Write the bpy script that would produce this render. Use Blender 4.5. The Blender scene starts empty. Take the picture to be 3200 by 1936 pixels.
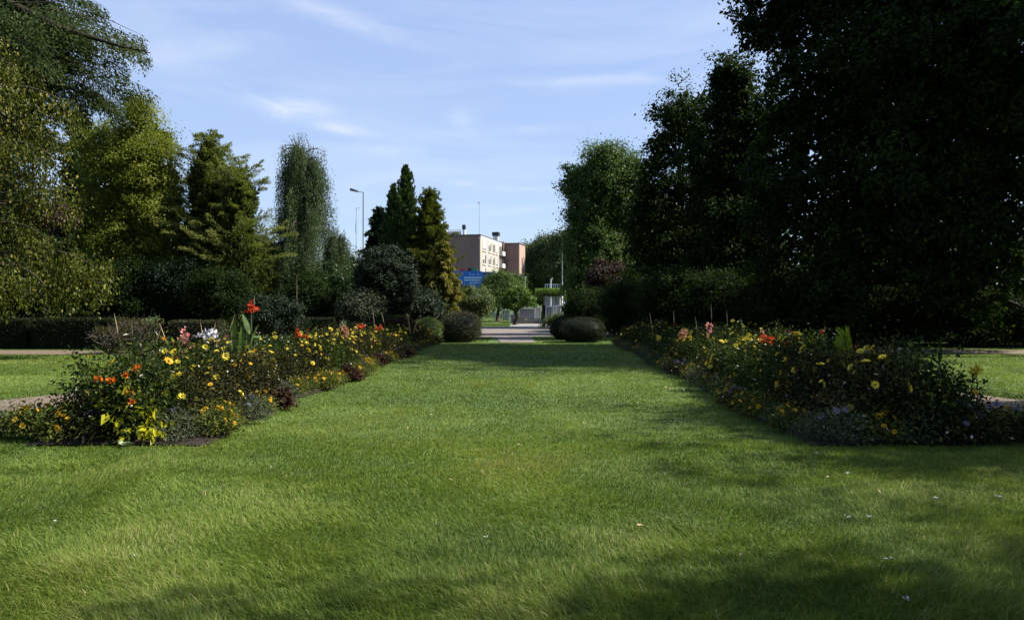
import bpy, math
import numpy as np
R_ = np.random.default_rng(7)
PI = math.pi
F = 2372.0; H0 = 945.0; EYE = 1.6
SUN_AZ = math.radians(88.0)      # clockwise from +Y
SUN_EL = math.radians(44.0)
sc = bpy.context.scene
col = sc.collection

def P(px, py, Y):
    return np.array([(px-1600)/F*Y, Y, EYE+(H0-py)/F*Y])
def gy(py): return EYE*F/(py-H0)
def unit(v):
    v = np.asarray(v, float)
    return v/np.maximum(np.linalg.norm(v, axis=-1, keepdims=True), 1e-9)

# ------------------------------------------------------------------ object helpers
def tag(o, label=None, cat=None, group=None, kind=None):
    if label: o['label'] = label
    if cat: o['category'] = cat
    if group: o['group'] = group
    if kind: o['kind'] = kind
    return o
def empty(name, loc=(0,0,0), rz=0.0, s=1.0):
    o = bpy.data.objects.new(name, None); col.objects.link(o)
    o.location = [float(a) for a in loc]; o.rotation_euler = (0,0,rz); o.scale = (s,s,s)
    o.empty_display_size = .2
    return o
def inst(name, me, parent=None, loc=(0,0,0), rot=(0,0,0), s=1.0):
    o = bpy.data.objects.new(name, me); col.objects.link(o)
    if parent: o.parent = parent
    o.location = [float(a) for a in loc]; o.rotation_euler = [float(a) for a in rot]
    o.scale = (s,s,s) if np.isscalar(s) else s
    return o

class MB:
    """collects polygons of any size with a per-face random value and material slot"""
    def __init__(self): self.v=[]; self.n=0; self.f=[]; self.r=[]; self.m=[]
    def add(self, v, f, r=None, m=0):
        v=np.asarray(v,float).reshape(-1,3); f=np.asarray(f,int)
        if f.ndim==1: f=f[None]
        if len(f)==0: return self
        self.f.append(f+self.n); self.v.append(v); self.n+=len(v)
        self.r.append(np.full(len(f),.5) if r is None else np.broadcast_to(np.asarray(r,float),(len(f),)).copy())
        self.m.append(np.full(len(f),m,int)); return self
    def box(self, lo, hi, m=0, ax=None, org=(0,0,0), r=None):
        lo=np.array(lo,float); hi=np.array(hi,float)
        v=np.array([[x,y,z] for z in (0,1) for y in (0,1) for x in (0,1)],float)*(hi-lo)+lo
        if ax is not None: v=v@np.array(ax)+np.array(org)
        return self.add(v,[[0,2,3,1],[4,5,7,6],[0,1,5,4],[2,6,7,3],[0,4,6,2],[1,3,7,5]],r,m)
    def tube(self, pts, rad, sides=6, m=0, cap=True, r=None):
        pts=np.asarray(pts,float); rad=np.broadcast_to(np.asarray(rad,float),(len(pts),))
        t=unit(np.gradient(pts,axis=0)); ref=np.array([0,0,1.]) if abs(t[0][2])<.9 else np.array([1.,0,0])
        a=unit(np.cross(t,ref)); b=np.cross(t,a)
        th=np.arange(sides)*2*PI/sides
        ring=pts[:,None]+rad[:,None,None]*(np.cos(th)[None,:,None]*a[:,None]+np.sin(th)[None,:,None]*b[:,None])
        K=len(pts); i=np.arange(K-1)[:,None]*sides; j=np.arange(sides)[None]; j2=(j+1)%sides
        f=np.stack([i+j,i+sides+j,i+sides+j2,i+j2],-1).reshape(-1,4)
        base=self.n
        self.add(ring.reshape(-1,3),f,r,m)
        if cap and sides>2:
            self.f.append(np.array([list(range(base+(K-1)*sides,base+K*sides))])); self.r.append(np.array([.5])); self.m.append(np.array([m]))
            self.f.append(np.array([list(range(base,base+sides))[::-1]])); self.r.append(np.array([.5])); self.m.append(np.array([m]))
        return self
    def lathe(self, prof, c=(0,0,0), sides=16, m=0):
        th=np.arange(sides)*2*PI/sides; K=len(prof)
        v=np.array([[p[0]*math.cos(a)+c[0],p[0]*math.sin(a)+c[1],p[1]+c[2]] for p in prof for a in th])
        i=np.arange(K-1)[:,None]*sides; j=np.arange(sides)[None]; j2=(j+1)%sides
        f=np.stack([i+j,i+j2,i+sides+j2,i+sides+j],-1).reshape(-1,4)
        return self.add(v,f,None,m)
    def leaves(self, pos, d, nrm, L, W, r=None, m=0, curl=.12, mid=.45):
        n=len(pos)
        if n==0: return self
        d=unit(d); s=unit(np.cross(d,nrm)); nn=np.cross(s,d)
        L=np.broadcast_to(np.asarray(L,float),(n,))[:,None]; W=np.broadcast_to(np.asarray(W,float),(n,))[:,None]
        v=np.empty((n,4,3)); v[:,0]=pos; m_=pos+d*L*mid
        v[:,1]=m_+s*W*.5+nn*W*.12; v[:,3]=m_-s*W*.5+nn*W*.12; v[:,2]=pos+d*L-nn*L*curl
        return self.add(v.reshape(-1,3),np.arange(n*4).reshape(n,4),r,m)
    def mesh(self, name, mats, smooth=False):
        me=bpy.data.meshes.new(name)
        V=np.concatenate(self.v); me.vertices.add(len(V)); me.vertices.foreach_set('co',V.astype(np.float32).ravel())
        lt=np.concatenate([np.full(len(f),f.shape[1]) for f in self.f]); li=np.concatenate([f.ravel() for f in self.f])
        me.loops.add(len(li)); me.loops.foreach_set('vertex_index',li.astype(np.int32))
        me.polygons.add(len(lt)); ls=np.concatenate([[0],np.cumsum(lt)[:-1]])
        me.polygons.foreach_set('loop_start',ls.astype(np.int32))
        me.polygons.foreach_set('material_index',np.concatenate(self.m).astype(np.int32))
        a=me.attributes.new('rnd','FLOAT','FACE'); a.data.foreach_set('value',np.concatenate(self.r).astype(np.float32))
        for k in (mats if isinstance(mats,(list,tuple)) else [mats]): me.materials.append(k)
        me.update(calc_edges=True)
        me.polygons.foreach_set('use_smooth',np.full(len(lt),bool(smooth)))
        return me
    def build(self, name, mats, parent=None, smooth=False, loc=(0,0,0)):
        return inst(name, self.mesh(name,mats,smooth), parent, loc)

# ------------------------------------------------------------------ materials
def newmat(name):
    m=bpy.data.materials.new(name); m.use_nodes=True; nt=m.node_tree; nt.nodes.clear()
    return m,nt,nt.nodes,nt.links
def N(nodes,t,**kw):
    n=nodes.new(t)
    for k,v in kw.items(): setattr(n,k,v)
    return n
ALB=.72
def ramp(nodes,stops):
    n=nodes.new('ShaderNodeValToRGB'); e=n.color_ramp.elements
    while len(e)<len(stops): e.new(.5)
    for k,(p,c) in enumerate(stops): e[k].position=p; e[k].color=(*[x*ALB for x in c],1)
    return n
def leafmat(name, stops, rough=.45, trans=.3, spec=.5, tint=(1.25,1.35,.6)):
    m,nt,nd,ln=newmat(name)
    at=N(nd,'ShaderNodeAttribute',attribute_name='rnd')
    rp=ramp(nd,stops); ln.new(at.outputs['Fac'],rp.inputs[0])
    pb=N(nd,'ShaderNodeBsdfPrincipled'); pb.inputs['Roughness'].default_value=rough; pb.inputs['Specular IOR Level'].default_value=spec*.5
    ln.new(rp.outputs[0],pb.inputs['Base Color'])
    mx=N(nd,'ShaderNodeMixShader'); mx.inputs[0].default_value=trans
    tr=N(nd,'ShaderNodeBsdfTranslucent'); mu=N(nd,'ShaderNodeVectorMath',operation='MULTIPLY'); mu.inputs[1].default_value=tint
    ln.new(rp.outputs[0],mu.inputs[0]); ln.new(mu.outputs[0],tr.inputs['Color'])
    ln.new(pb.outputs[0],mx.inputs[1]); ln.new(tr.outputs[0],mx.inputs[2])
    out=N(nd,'ShaderNodeOutputMaterial'); ln.new(mx.outputs[0],out.inputs['Surface'])
    return m
def two(a,b,c=None):
    return [(0,a),(.55,b),(1,c or tuple(min(1,x*1.35) for x in b))]
def surf(name, c1, c2, scale=8, rough=.85, bump=.2, detail=6, spec=.3, metal=0, coords='Object', c3=None, stretch=(1,1,1)):
    m,nt,nd,ln=newmat(name)
    tc=N(nd,'ShaderNodeTexCoord'); mp=N(nd,'ShaderNodeMapping'); mp.inputs['Scale'].default_value=stretch
    ln.new(tc.outputs[coords],mp.inputs[0])
    nz=N(nd,'ShaderNodeTexNoise'); nz.inputs['Scale'].default_value=scale; nz.inputs['Detail'].default_value=detail; nz.inputs['Roughness'].default_value=.65
    ln.new(mp.outputs[0],nz.inputs['Vector'])
    rp=ramp(nd,[(.3,c1),(.7,c2)] if c3 is None else [(.3,c1),(.5,c2),(.72,c3)]); ln.new(nz.outputs['Fac'],rp.inputs[0])
    pb=N(nd,'ShaderNodeBsdfPrincipled'); pb.inputs['Roughness'].default_value=rough; pb.inputs['Specular IOR Level'].default_value=spec; pb.inputs['Metallic'].default_value=metal
    ln.new(rp.outputs[0],pb.inputs['Base Color'])
    if bump:
        n2=N(nd,'ShaderNodeTexNoise'); n2.inputs['Scale'].default_value=scale*6; n2.inputs['Detail'].default_value=5; ln.new(mp.outputs[0],n2.inputs['Vector'])
        bp=N(nd,'ShaderNodeBump'); bp.inputs['Strength'].default_value=bump; bp.inputs['Distance'].default_value=.03
        ln.new(n2.outputs['Fac'],bp.inputs['Height']); ln.new(bp.outputs[0],pb.inputs['Normal'])
    out=N(nd,'ShaderNodeOutputMaterial'); ln.new(pb.outputs[0],out.inputs['Surface'])
    return m
def brick(name,c1,c2,cm,scale=1.0):
    m,nt,nd,ln=newmat(name)
    tc=N(nd,'ShaderNodeTexCoord'); bk=N(nd,'ShaderNodeTexBrick')
    mp=N(nd,'ShaderNodeMapping'); mp.inputs['Rotation'].default_value=(PI/2,0,0); ln.new(tc.outputs['Object'],mp.inputs[0])
    ln.new(mp.outputs[0],bk.inputs['Vector']); bk.inputs['Scale'].default_value=scale
    bk.inputs['Color1'].default_value=(*c1,1); bk.inputs['Color2'].default_value=(*c2,1); bk.inputs['Mortar'].default_value=(*cm,1)
    bk.inputs['Brick Width'].default_value=.9; bk.inputs['Row Height'].default_value=.35; bk.inputs['Mortar Size'].default_value=.03
    nz=N(nd,'ShaderNodeTexNoise'); nz.inputs['Scale'].default_value=.6; ln.new(tc.outputs['Object'],nz.inputs['Vector'])
    mx=N(nd,'ShaderNodeMix',data_type='RGBA',blend_type='MULTIPLY'); mx.inputs[0].default_value=.5
    ln.new(bk.outputs['Color'],mx.inputs[6]); ln.new(nz.outputs['Color'],mx.inputs[7])
    r=ramp(nd,[(.3,(.7,.7,.7)),(.7,(1.15,1.15,1.15))]); ln.new(nz.outputs['Fac'],r.inputs[0]); ln.new(r.outputs[0],mx.inputs[7])
    pb=N(nd,'ShaderNodeBsdfPrincipled'); pb.inputs['Roughness'].default_value=.9
    ln.new(mx.outputs[2],pb.inputs['Base Color'])
    out=N(nd,'ShaderNodeOutputMaterial'); ln.new(pb.outputs[0],out.inputs['Surface'])
    return m
def plain(name,c,rough=.6,spec=.4): return surf(name,tuple(x*.85 for x in c),tuple(min(1,x*1.1) for x in c),scale=3,rough=rough,bump=.05,spec=spec)

M={}
M['bark']=surf('bark',(.035,.026,.018),(.09,.07,.05),scale=6,bump=.8,stretch=(1,1,.25))
M['bark_grey']=surf('bark_grey',(.07,.06,.05),(.15,.13,.11),scale=6,bump=.8,stretch=(1,1,.25))
M['stem']=plain('green_stem',(.05,.07,.02))
M['dry']=plain('dry_stem',(.42,.34,.2))
M['soil']=surf('soil',(.012,.008,.005),(.035,.024,.015),scale=14,bump=.9)
M['gravel']=surf('path_gravel',(.1,.075,.052),(.17,.13,.095),scale=9,bump=.5,c3=(.135,.105,.075))
M['tarmac']=surf('plaza_gravel',(.15,.125,.11),(.21,.18,.16),scale=3,bump=.3)
M['concrete']=surf('concrete',(.2,.19,.18),(.3,.29,.27),scale=5,bump=.2)
M['meadow']=surf('turf',(.04,.072,.012),(.07,.118,.02),scale=1.2,bump=.6,c3=(.095,.145,.03))
L=leafmat
M['beech']=L('leaf_drooping',two((.014,.022,.003),(.075,.092,.009),(.3,.28,.06)),.45,.4,.3)
M['cedar']=L('needle_cedar',two((.008,.018,.006),(.028,.048,.014),(.08,.105,.03)),.55,.3,.15)
M['bluecon']=L('needle_dark',two((.004,.012,.005),(.011,.026,.011),(.025,.045,.02)),.6,.15,.2)
M['yellowgreen']=L('leaf_yellow_green',two((.06,.085,.01),(.2,.235,.028),(.36,.36,.08)),.5,.45,.3)
M['copper']=L('leaf_copper',two((.018,.01,.006),(.045,.022,.013),(.09,.05,.026)),.5,.25,tint=(1.3,1,.8))
M['browncon']=L('needle_olive',two((.03,.045,.011),(.115,.145,.034),(.25,.26,.08)),.5,.4,.2)
M['weep']=L('needle_weeping',two((.025,.045,.02),(.085,.125,.055),(.22,.27,.16)),.5,.35,.3)
M['cypress']=L('leaf_cypress',two((.01,.026,.006),(.03,.065,.013),(.075,.13,.022)),.5,.2)
M['gold']=L('needle_gold',two((.045,.048,.01),(.17,.16,.026),(.3,.26,.045)),.5,.35,.3)
M['olive']=L('needle_gold_olive',two((.03,.042,.008),(.1,.12,.02),(.21,.21,.04)),.55,.35,.2)
M['holly']=L('leaf_glossy',two((.006,.013,.006),(.016,.03,.011),(.042,.062,.03)),.5,.15,.3)
M['green']=L('leaf_green',two((.014,.035,.008),(.035,.08,.014),(.08,.14,.03)),.4,.3)
M['lightshrub']=L('leaf_pale',two((.03,.05,.014),(.1,.15,.035),(.26,.31,.12)),.4,.35)
M['box']=L('leaf_clipped',two((.014,.018,.006),(.04,.045,.012),(.1,.09,.035)),.5,.2)
M['hedge']=L('leaf_hedge',two((.006,.01,.003),(.017,.026,.007),(.04,.055,.015)),.55,.2,.25)
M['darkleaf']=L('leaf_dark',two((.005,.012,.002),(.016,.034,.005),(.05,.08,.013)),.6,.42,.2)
M['midright']=L('leaf_limetree',two((.007,.016,.003),(.022,.042,.006),(.07,.095,.014)),.55,.42,.2)
M['lime']=L('leaf_fresh',two((.03,.06,.01),(.09,.17,.022),(.2,.32,.05)),.4,.4)
M['fargreen']=L('leaf_far_hazed',two((.04,.06,.03),(.085,.12,.055),(.13,.17,.08)),.6,.35,.2)  # distance haze is partly painted into this pale, greyed green
M['lightree']=L('leaf_plane',two((.026,.052,.014),(.08,.135,.03),(.15,.21,.055)),.5,.4,.3)
# bed plants
M['bedgreen']=L('leaf_bed_green',[(0,(.006,.014,.003)),(.45,(.02,.04,.007)),(.8,(.1,.13,.016)),(.97,(.2,.22,.03)),(1,(.6,.6,.5))],.5,.35,.15)
M['bronze']=L('leaf_bed_bronze',[(0,(.006,.006,.003)),(.45,(.02,.021,.007)),(.8,(.105,.1,.02)),(.97,(.2,.18,.04)),(1,(.62,.6,.5))],.55,.28,.12,tint=(1.2,1.15,.6))
M['coleus']=L('leaf_chartreuse',two((.16,.18,.01),(.42,.4,.012),(.6,.55,.04)),.4,.4)
M['silver']=L('leaf_silver',two((.22,.27,.2),(.4,.47,.38),(.55,.6,.5)),.5,.25)
M['grey']=L('leaf_greygreen',two((.025,.035,.02),(.06,.08,.04),(.17,.19,.12)),.55,.2,.2)
M['cannaleaf']=L('leaf_canna',two((.03,.06,.015),(.08,.14,.035),(.16,.22,.07)),.3,.4)
M['wine']=L('leaf_wine',two((.02,.01,.007),(.05,.024,.015),(.11,.055,.025)),.55,.2,.15,tint=(1.3,1,.8))
M['bladegrass']=L('leaf_lime_grass',two((.1,.16,.012),(.28,.38,.03),(.4,.48,.08)),.4,.4)
def petal(name,c,c2=None): return L(name,[(0,tuple(x*.75 for x in c)),(1,c2 or c)],.5,.35,.3,tint=(1.1,1.1,1.1))
M['yel']=petal('petal_yellow',(.85,.66,.02),(.9,.8,.12)); M['eye']=plain('flower_centre',(.06,.025,.008))
M['ora']=petal('petal_orange',(.75,.14,.01),(.85,.26,.02)); M['red']=petal('petal_red',(.62,.035,.012),(.8,.11,.03))
M['pink']=petal('petal_pink',(.78,.16,.17),(.9,.45,.45)); M['white']=petal('petal_white',(.6,.6,.72),(.8,.8,.85))
M['purp']=petal('petal_lilac',(.12,.11,.2),(.28,.26,.38)); M['salmon']=petal('petal_salmon',(.6,.25,.12),(.75,.4,.25)); M['gol']=petal('petal_gold',(.75,.42,.01),(.85,.55,.04))

# lawn
def lawnmat():
    m,nt,nd,ln=newmat('grass_blades')
    at=N(nd,'ShaderNodeAttribute',attribute_name='rnd')
    rp=ramp(nd,[(0,(.042,.082,.012)),(.35,(.116,.188,.026)),(.62,(.19,.264,.044)),(.82,(.255,.275,.066)),(.93,(.33,.31,.13)),(1,(.48,.42,.23))])
    ln.new(at.outputs['Fac'],rp.inputs[0])
    pb=N(nd,'ShaderNodeBsdfPrincipled'); pb.inputs['Roughness'].default_value=.55; pb.inputs['Specular IOR Level'].default_value=.18
    ln.new(rp.outputs[0],pb.inputs['Base Color'])
    tr=N(nd,'ShaderNodeBsdfTranslucent'); mu=N(nd,'ShaderNodeVectorMath',operation='MULTIPLY'); mu.inputs[1].default_value=(1.15,1.15,.8)
    ln.new(rp.outputs[0],mu.inputs[0]); ln.new(mu.outputs[0],tr.inputs['Color'])
    mx=N(nd,'ShaderNodeMixShader'); mx.inputs[0].default_value=.38
    ln.new(pb.outputs[0],mx.inputs[1]); ln.new(tr.outputs[0],mx.inputs[2])
    out=N(nd,'ShaderNodeOutputMaterial'); ln.new(mx.outputs[0],out.inputs['Surface'])
    return m
M['grass']=lawnmat()

# ------------------------------------------------------------------ noise
_g=R_.random((257,257))
def vn(x,y):
    x=np.asarray(x)%256; y=np.asarray(y)%256; i=x.astype(int); j=y.astype(int); u=x-i; v=y-j; u=u*u*(3-2*u); v=v*v*(3-2*v)
    return (_g[i,j]*(1-u)+_g[i+1,j]*u)*(1-v)+(_g[i,j+1]*(1-u)+_g[i+1,j+1]*u)*v
def fbm(x,y,o=4):
    s=0;a=.5;t=0
    for k in range(o): s=s+a*vn(x*2**k+17*k,y*2**k+31*k); t+=a; a*=.5
    return s/t

# ------------------------------------------------------------------ ground layout
def edgeL(Y): return -3.54+.0295*(Y-8.4)+.10*np.sin(Y*.9)+.05*np.sin(Y*2.3+1)
def edgeR(Y): return 3.32+.0295*(Y-8.4)+.10*np.sin(Y*.8+2)+.05*np.sin(Y*2.1)
def outL(Y): return -5.45+.0295*(Y-8.4)
def outR(Y): return 5.6+.0295*(Y-8.4)
BED0,BED1=8.45,29.6
pathL=np.array([(-40,7.4),(-20,9.1),(-12,10.0),(-8.7,10.9),(-7.3,12.2),(-6.7,14.5),(-6.3,20),(-6.0,24),(-5.9,30),(-5.6,36)])
pathR=np.array([(40,6.5),(20,8.6),(12,9.9),(8.7,10.9),(7.4,12.2),(6.9,14.5),(6.9,20),(7.0,24),(7.1,30),(7.2,36)])
def densify(p,k=8):
    t=np.linspace(0,len(p)-1,(len(p)-1)*k+1)
    s=np.stack([np.interp(t,np.arange(len(p)),p[:,c]) for c in (0,1)],1)
    for _ in range(6): s[1:-1]=(s[:-2]+2*s[1:-1]+s[2:])/4
    return s
def dist_poly(x,y,p):
    d=np.full(x.shape,1e9)
    for a,b in zip(p[:-1],p[1:]):
        ab=b-a; t=np.clip(((x-a[0])*ab[0]+(y-a[1])*ab[1])/(ab@ab),0,1)
        d=np.minimum(d,np.hypot(x-a[0]-t*ab[0],y-a[1]-t*ab[1]))
    return d
pathLd,pathRd=densify(pathL,4),densify(pathR,4)
crossL=np.array([(-60,25.6),(-25,24.6),(-12,24.2),(-6.0,24.0)]); crossR=np.array([(7.0,25.4),(12,25.0),(25,23.6),(60,22.0)])
PW=.78
def strip(name,pl,w,z,mat,label,cat=None):
    t=unit(np.gradient(pl,axis=0)); n=np.stack([-t[:,1],t[:,0]],1)
    K=len(pl); wob=.05*np.sin(np.arange(K)*1.7)
    a=pl+n*(w+wob)[:,None]; b=pl-n*(w-wob)[:,None]
    v=np.concatenate([np.c_[a,np.full(K,z)],np.c_[b,np.full(K,z)]])
    i=np.arange(K-1); MBo=MB().add(v,np.stack([i+K,i+K+1,i+1,i],1))
    return tag(MBo.build(name,mat),label,cat,kind='structure')

g=MB(); g.add([(-1200,-60,0),(1200,-60,0),(1200,1800,0),(-1200,1800,0)],[[0,1,2,3]])
tag(g.build('ground',M['meadow']),'green turf ground stretching under the whole garden','ground',kind='structure')
strip('path',pathLd,PW,.008,M['gravel'],'pinkish gravel path curving round the outer side of the left flower bed','path')
strip('path',pathRd,PW,.008,M['gravel'],'shaded gravel path curving round the outer side of the right flower bed','path')
strip('path',densify(crossL,5),.95,.012,M['gravel'],'gravel path running along the foot of the clipped hedges on the left','path')
strip('path',densify(crossR,5),.95,.012,M['gravel'],'gravel path crossing in front of the dark trees on the right','path')
pz=MB(); xs=np.linspace(-14,14,29); lo=35.2+.5*np.sin(xs*.4)+.25*np.abs(xs); hi=np.full(29,49.5)
v=np.concatenate([np.c_[xs,lo,np.full(29,.016)],np.c_[xs,hi,np.full(29,.016)]]); i=np.arange(28)
pz.add(v,np.stack([i,i+1,i+30,i+29],1)); tag(pz.build('plaza',M['tarmac']),'pale gravel crossing beyond the end of the long lawn','path',kind='structure')
pz=MB(); pz.add([(-.45,30.3,.02),(.95,30.3,.02),(.75,36.2,.02),(-.9,36.2,.02)],[[0,1,2,3]])
tag(pz.build('path',M['tarmac']),'short pale path joining the end of the lawn to the crossing','path',kind='structure')
pz=MB(); pz.add([(-.2,49.4,.014),(8,49.4,.014),(8,64,.014),(.2,64,.014)],[[0,1,2,3]])
tag(pz.build('pavement',M['concrete']),'pale concrete paving leading to the white walls','pavement',kind='structure')
# bed soil, mounded
for side,(e0,e1) in (('left',(edgeL,outL)),('right',(outR,edgeR))):
    ny,nx=90,14; Y=np.linspace(BED0,BED1,ny); m_=MB()
    a,b=e1(Y),e0(Y); u=np.linspace(0,1,nx)
    X=a[:,None]*(1-u)+b[:,None]*u; YY=np.repeat(Y[:,None],nx,1)
    endt=np.minimum(1,np.minimum(Y-BED0,BED1-Y)/.4)[:,None]
    Z=.015+.1*np.sin(u*PI)[None]**.5*endt+.03*fbm(X*6,YY*6)*np.sin(u*PI)[None]
    v=np.stack([X,YY,Z],-1).reshape(-1,3); ii,jj=np.meshgrid(np.arange(ny-1),np.arange(nx-1),indexing='ij'); q=(ii*nx+jj).ravel()
    f=np.stack([q,q+1,q+nx+1,q+nx],1)
    m_.add(v,f); tag(m_.build('bed_soil',M['soil'],smooth=True),'dark mounded soil under the plants of the %s flower bed'%side,'soil',kind='structure')

# ------------------------------------------------------------------ grass
def grass():
    mb=MB()
    def samp(y0,y1,rho,hwf):
        n=int(rho*(y1-y0)*2*hwf); return R_.uniform(-hwf,hwf,n),R_.uniform(y0,y1,n)
    rho=lambda Y: np.minimum(11500,11500*(4.4/Y)**1.9)
    cells=[(2.6,4.4),(4.4,5.5),(5.5,7),(7,8.8),(8.8,11),(11,14),(14,18),(18,23),(23,30.6),(30.6,35.6),(49.5,70)]
    for (y0,y1) in cells:
        hw=.70*y1+2.2
        if y0>30: hw=6 if y0<40 else 5
        rm=float(rho(y0)); X,Y=samp(y0,y1,rm,hw); n=len(X)
        kp=R_.random(n)<rho(Y)/rm; X,Y=X[kp],Y[kp]; n=len(X)
        kind=2 if y0<8.7 else 1
        w=.0042*(np.maximum(Y,4.4)/4.4)**.97*(1.0 if kind==2 else 1.3); h=.03+.042*np.clip((10-Y)/6.5,0,1)
        keep=np.abs(X)<.70*Y+2.2
        inbed=(Y>BED0-.03)&(Y<BED1)&(((X>outL(Y))&(X<edgeL(Y)-.14*fbm(X*9,Y*9,2)))|((X<outR(Y))&(X>edgeR(Y)+.14*fbm(X*9+5,Y*9,2))))
        keep&=~inbed
        keep&=(dist_poly(X,Y,pathLd)>PW)&(dist_poly(X,Y,pathRd)>PW)&(dist_poly(X,Y,crossL)>.95)&(dist_poly(X,Y,crossR)>.95)
        keep&=~((Y>30.3)&(Y<36)&(X>-.95)&(X<.98))
        if y0>40: keep&=X<-.2
        keep&=~((Y>25.6)&(Y<40)&(X<-6.9))&~((Y>26.2)&(X>8))
        X,Y,w,h=X[keep],Y[keep],w[keep],h[keep]; n=len(X)
        pat=fbm(X*.55+3,Y*.4+9,3); fine=fbm(X*3.1,Y*3.1,3); dry=fbm(X*1.3+40,Y*1.0+70,3)
        hh=h*(.55+.9*fine)*R_.uniform(.6,1.25,n)*(1+.5*(pat-.5))
        near=np.clip((7.0-Y)/3.2,0,1); hh*=1+.6*near*np.clip((dry-.42)*5,0,1)
        rnd=.42+.8*(pat-.5)+.3*(fine-.5)+R_.normal(0,.13,n)*np.clip(9/Y,.45,1)+.16*near*np.clip((dry-.4)*5,0,1)
        st=R_.random(n); rnd=np.where(st<(.02+.55*np.clip(dry-.47,0,1))*np.clip((8-Y)/3,.12,1),R_.uniform(.8,1,n),rnd)
        rnd=np.where((st>.985),.9,rnd); rnd=np.clip(rnd,0,1)
        # lean field: wind + clumps
        ang=2*PI*fbm(X*.8+11,Y*.8+5,2)*1.5+R_.normal(0,.9,n); ln_=R_.uniform(.15,.95,n)*(.55+.45*np.clip((11-Y)/5,0,1))
        d=np.stack([np.cos(ang)*ln_,np.sin(ang)*ln_,np.ones(n)],1)
        up=unit(d); az=R_.uniform(0,2*PI,n); s=np.stack([np.cos(az),np.sin(az),np.zeros(n)],1)
        ww=w*R_.uniform(.6,1.3,n); z0=-.002
        p=np.stack([X,Y,np.full(n,z0)],1)
        bend=np.stack([np.cos(ang),np.sin(ang),-.35*np.ones(n)],1)*(hh*ln_*.55)[:,None]
        if kind==2:
            m1=p+up*(hh*.55)[:,None]; tip=p+up*hh[:,None]+bend
            V=np.empty((n,5,3)); V[:,0]=p-s*ww[:,None]*.5; V[:,1]=p+s*ww[:,None]*.5
            V[:,2]=m1+s*ww[:,None]*.42; V[:,3]=m1-s*ww[:,None]*.42; V[:,4]=tip
            k=mb.n; mb.add(V.reshape(-1,3),(np.arange(n)*5)[:,None]+np.array([0,1,2,3]),rnd)
            ff=(np.arange(n)*5)[:,None]+np.array([3,2,4])+k; mb.f.append(ff); mb.r.append(rnd); mb.m.append(np.zeros(n,int))
        else:
            tip=p+up*hh[:,None]+bend
            V=np.empty((n,3,3)); V[:,0]=p-s*ww[:,None]*.5; V[:,1]=p+s*ww[:,None]*.5; V[:,2]=tip
            mb.add(V.reshape(-1,3),np.arange(n*3).reshape(n,3),rnd)
    tag(mb.build('grass',M['grass']),'mown lawn of fine green and straw-tinted grass blades','grass',kind='stuff')
grass()

# ------------------------------------------------------------------ vegetation generators
def rdir(n,rg):
    return unit(rg.normal(size=(n,3)))
def lobes_px(lst):
    out=[]
    for (px,py,Y,rx,ry,*rest) in lst:
        dz=rest[0] if rest else 1.0
        out.append((P(px,py,Y),np.array([rx*Y/F,rx*Y/F*dz,ry*Y/F])))
    return out
def crown(mb,lobes,ncl,clr,per,Ls,Ws,rg,inner=.12,droop=.0,flat=.7,edge=.55,m=0,upb=.5,jag=.16,zmin=.15):
    area=np.array([r[0]*r[2]+r[1]*r[2]+r[0]*r[1] for c,r in lobes]); pr=area/area.sum()
    k=rg.choice(len(lobes),ncl,p=pr); C=np.array([c for c,_ in lobes])[k]; Rr=np.array([r for _,r in lobes])[k]
    d=rdir(ncl,rg); rad=1-(1-edge)*rg.random(ncl)**1.7
    ph=rg.uniform(0,6,3)
    bump=1+jag*(np.sin(d[:,0]*7+ph[0])*np.sin(d[:,1]*6+ph[1])+np.sin(d[:,2]*8+ph[2]))
    cen=C+d*Rr*(rad*bump)[:,None]
    # drop clumps buried deep in another lobe
    ins=np.zeros(ncl,int)
    for c,r in lobes: ins+=(((cen-c)/r)**2).sum(1)<.35
    keep=(ins<2)|(rg.random(ncl)<.3); cen,C2=cen[keep],C[keep]; ncl=len(cen)
    cr=clr*rg.uniform(.55,1.35,ncl); ctone=rg.normal(0,.13,ncl)
    q=np.repeat(np.arange(ncl),per); n=len(q)
    off=rg.normal(size=(n,3))*.5*np.array([1,1,flat])*cr[q][:,None]
    pos=cen[q]+off; out=unit(pos-C2[q]); o2=unit(off)
    pos=pos[(pos[:,2]>zmin)] if False else pos
    nrm=unit(out*.5+o2*.35+np.array([0,0,upb])+rg.normal(size=(n,3))*.55)
    dr=unit(np.cross(nrm,rg.normal(size=(n,3)))+out*.3+np.array([0,0,-droop]))
    r=np.clip(.42+ctone[q]+rg.normal(0,.2,n),0,1)
    ok=pos[:,2]>zmin
    sz=rg.uniform(.65,1.3,n)
    mb.leaves(pos[ok],dr[ok],nrm[ok],(Ls*sz)[ok],(Ws*sz)[ok],r[ok],m)
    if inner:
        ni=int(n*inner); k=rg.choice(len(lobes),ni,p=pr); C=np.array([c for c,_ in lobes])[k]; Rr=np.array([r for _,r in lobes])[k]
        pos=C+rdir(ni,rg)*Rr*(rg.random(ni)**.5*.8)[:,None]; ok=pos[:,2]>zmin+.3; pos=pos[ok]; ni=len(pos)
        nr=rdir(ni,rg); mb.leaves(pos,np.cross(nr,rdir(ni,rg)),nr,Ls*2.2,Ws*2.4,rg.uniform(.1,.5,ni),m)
    return cen
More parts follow.
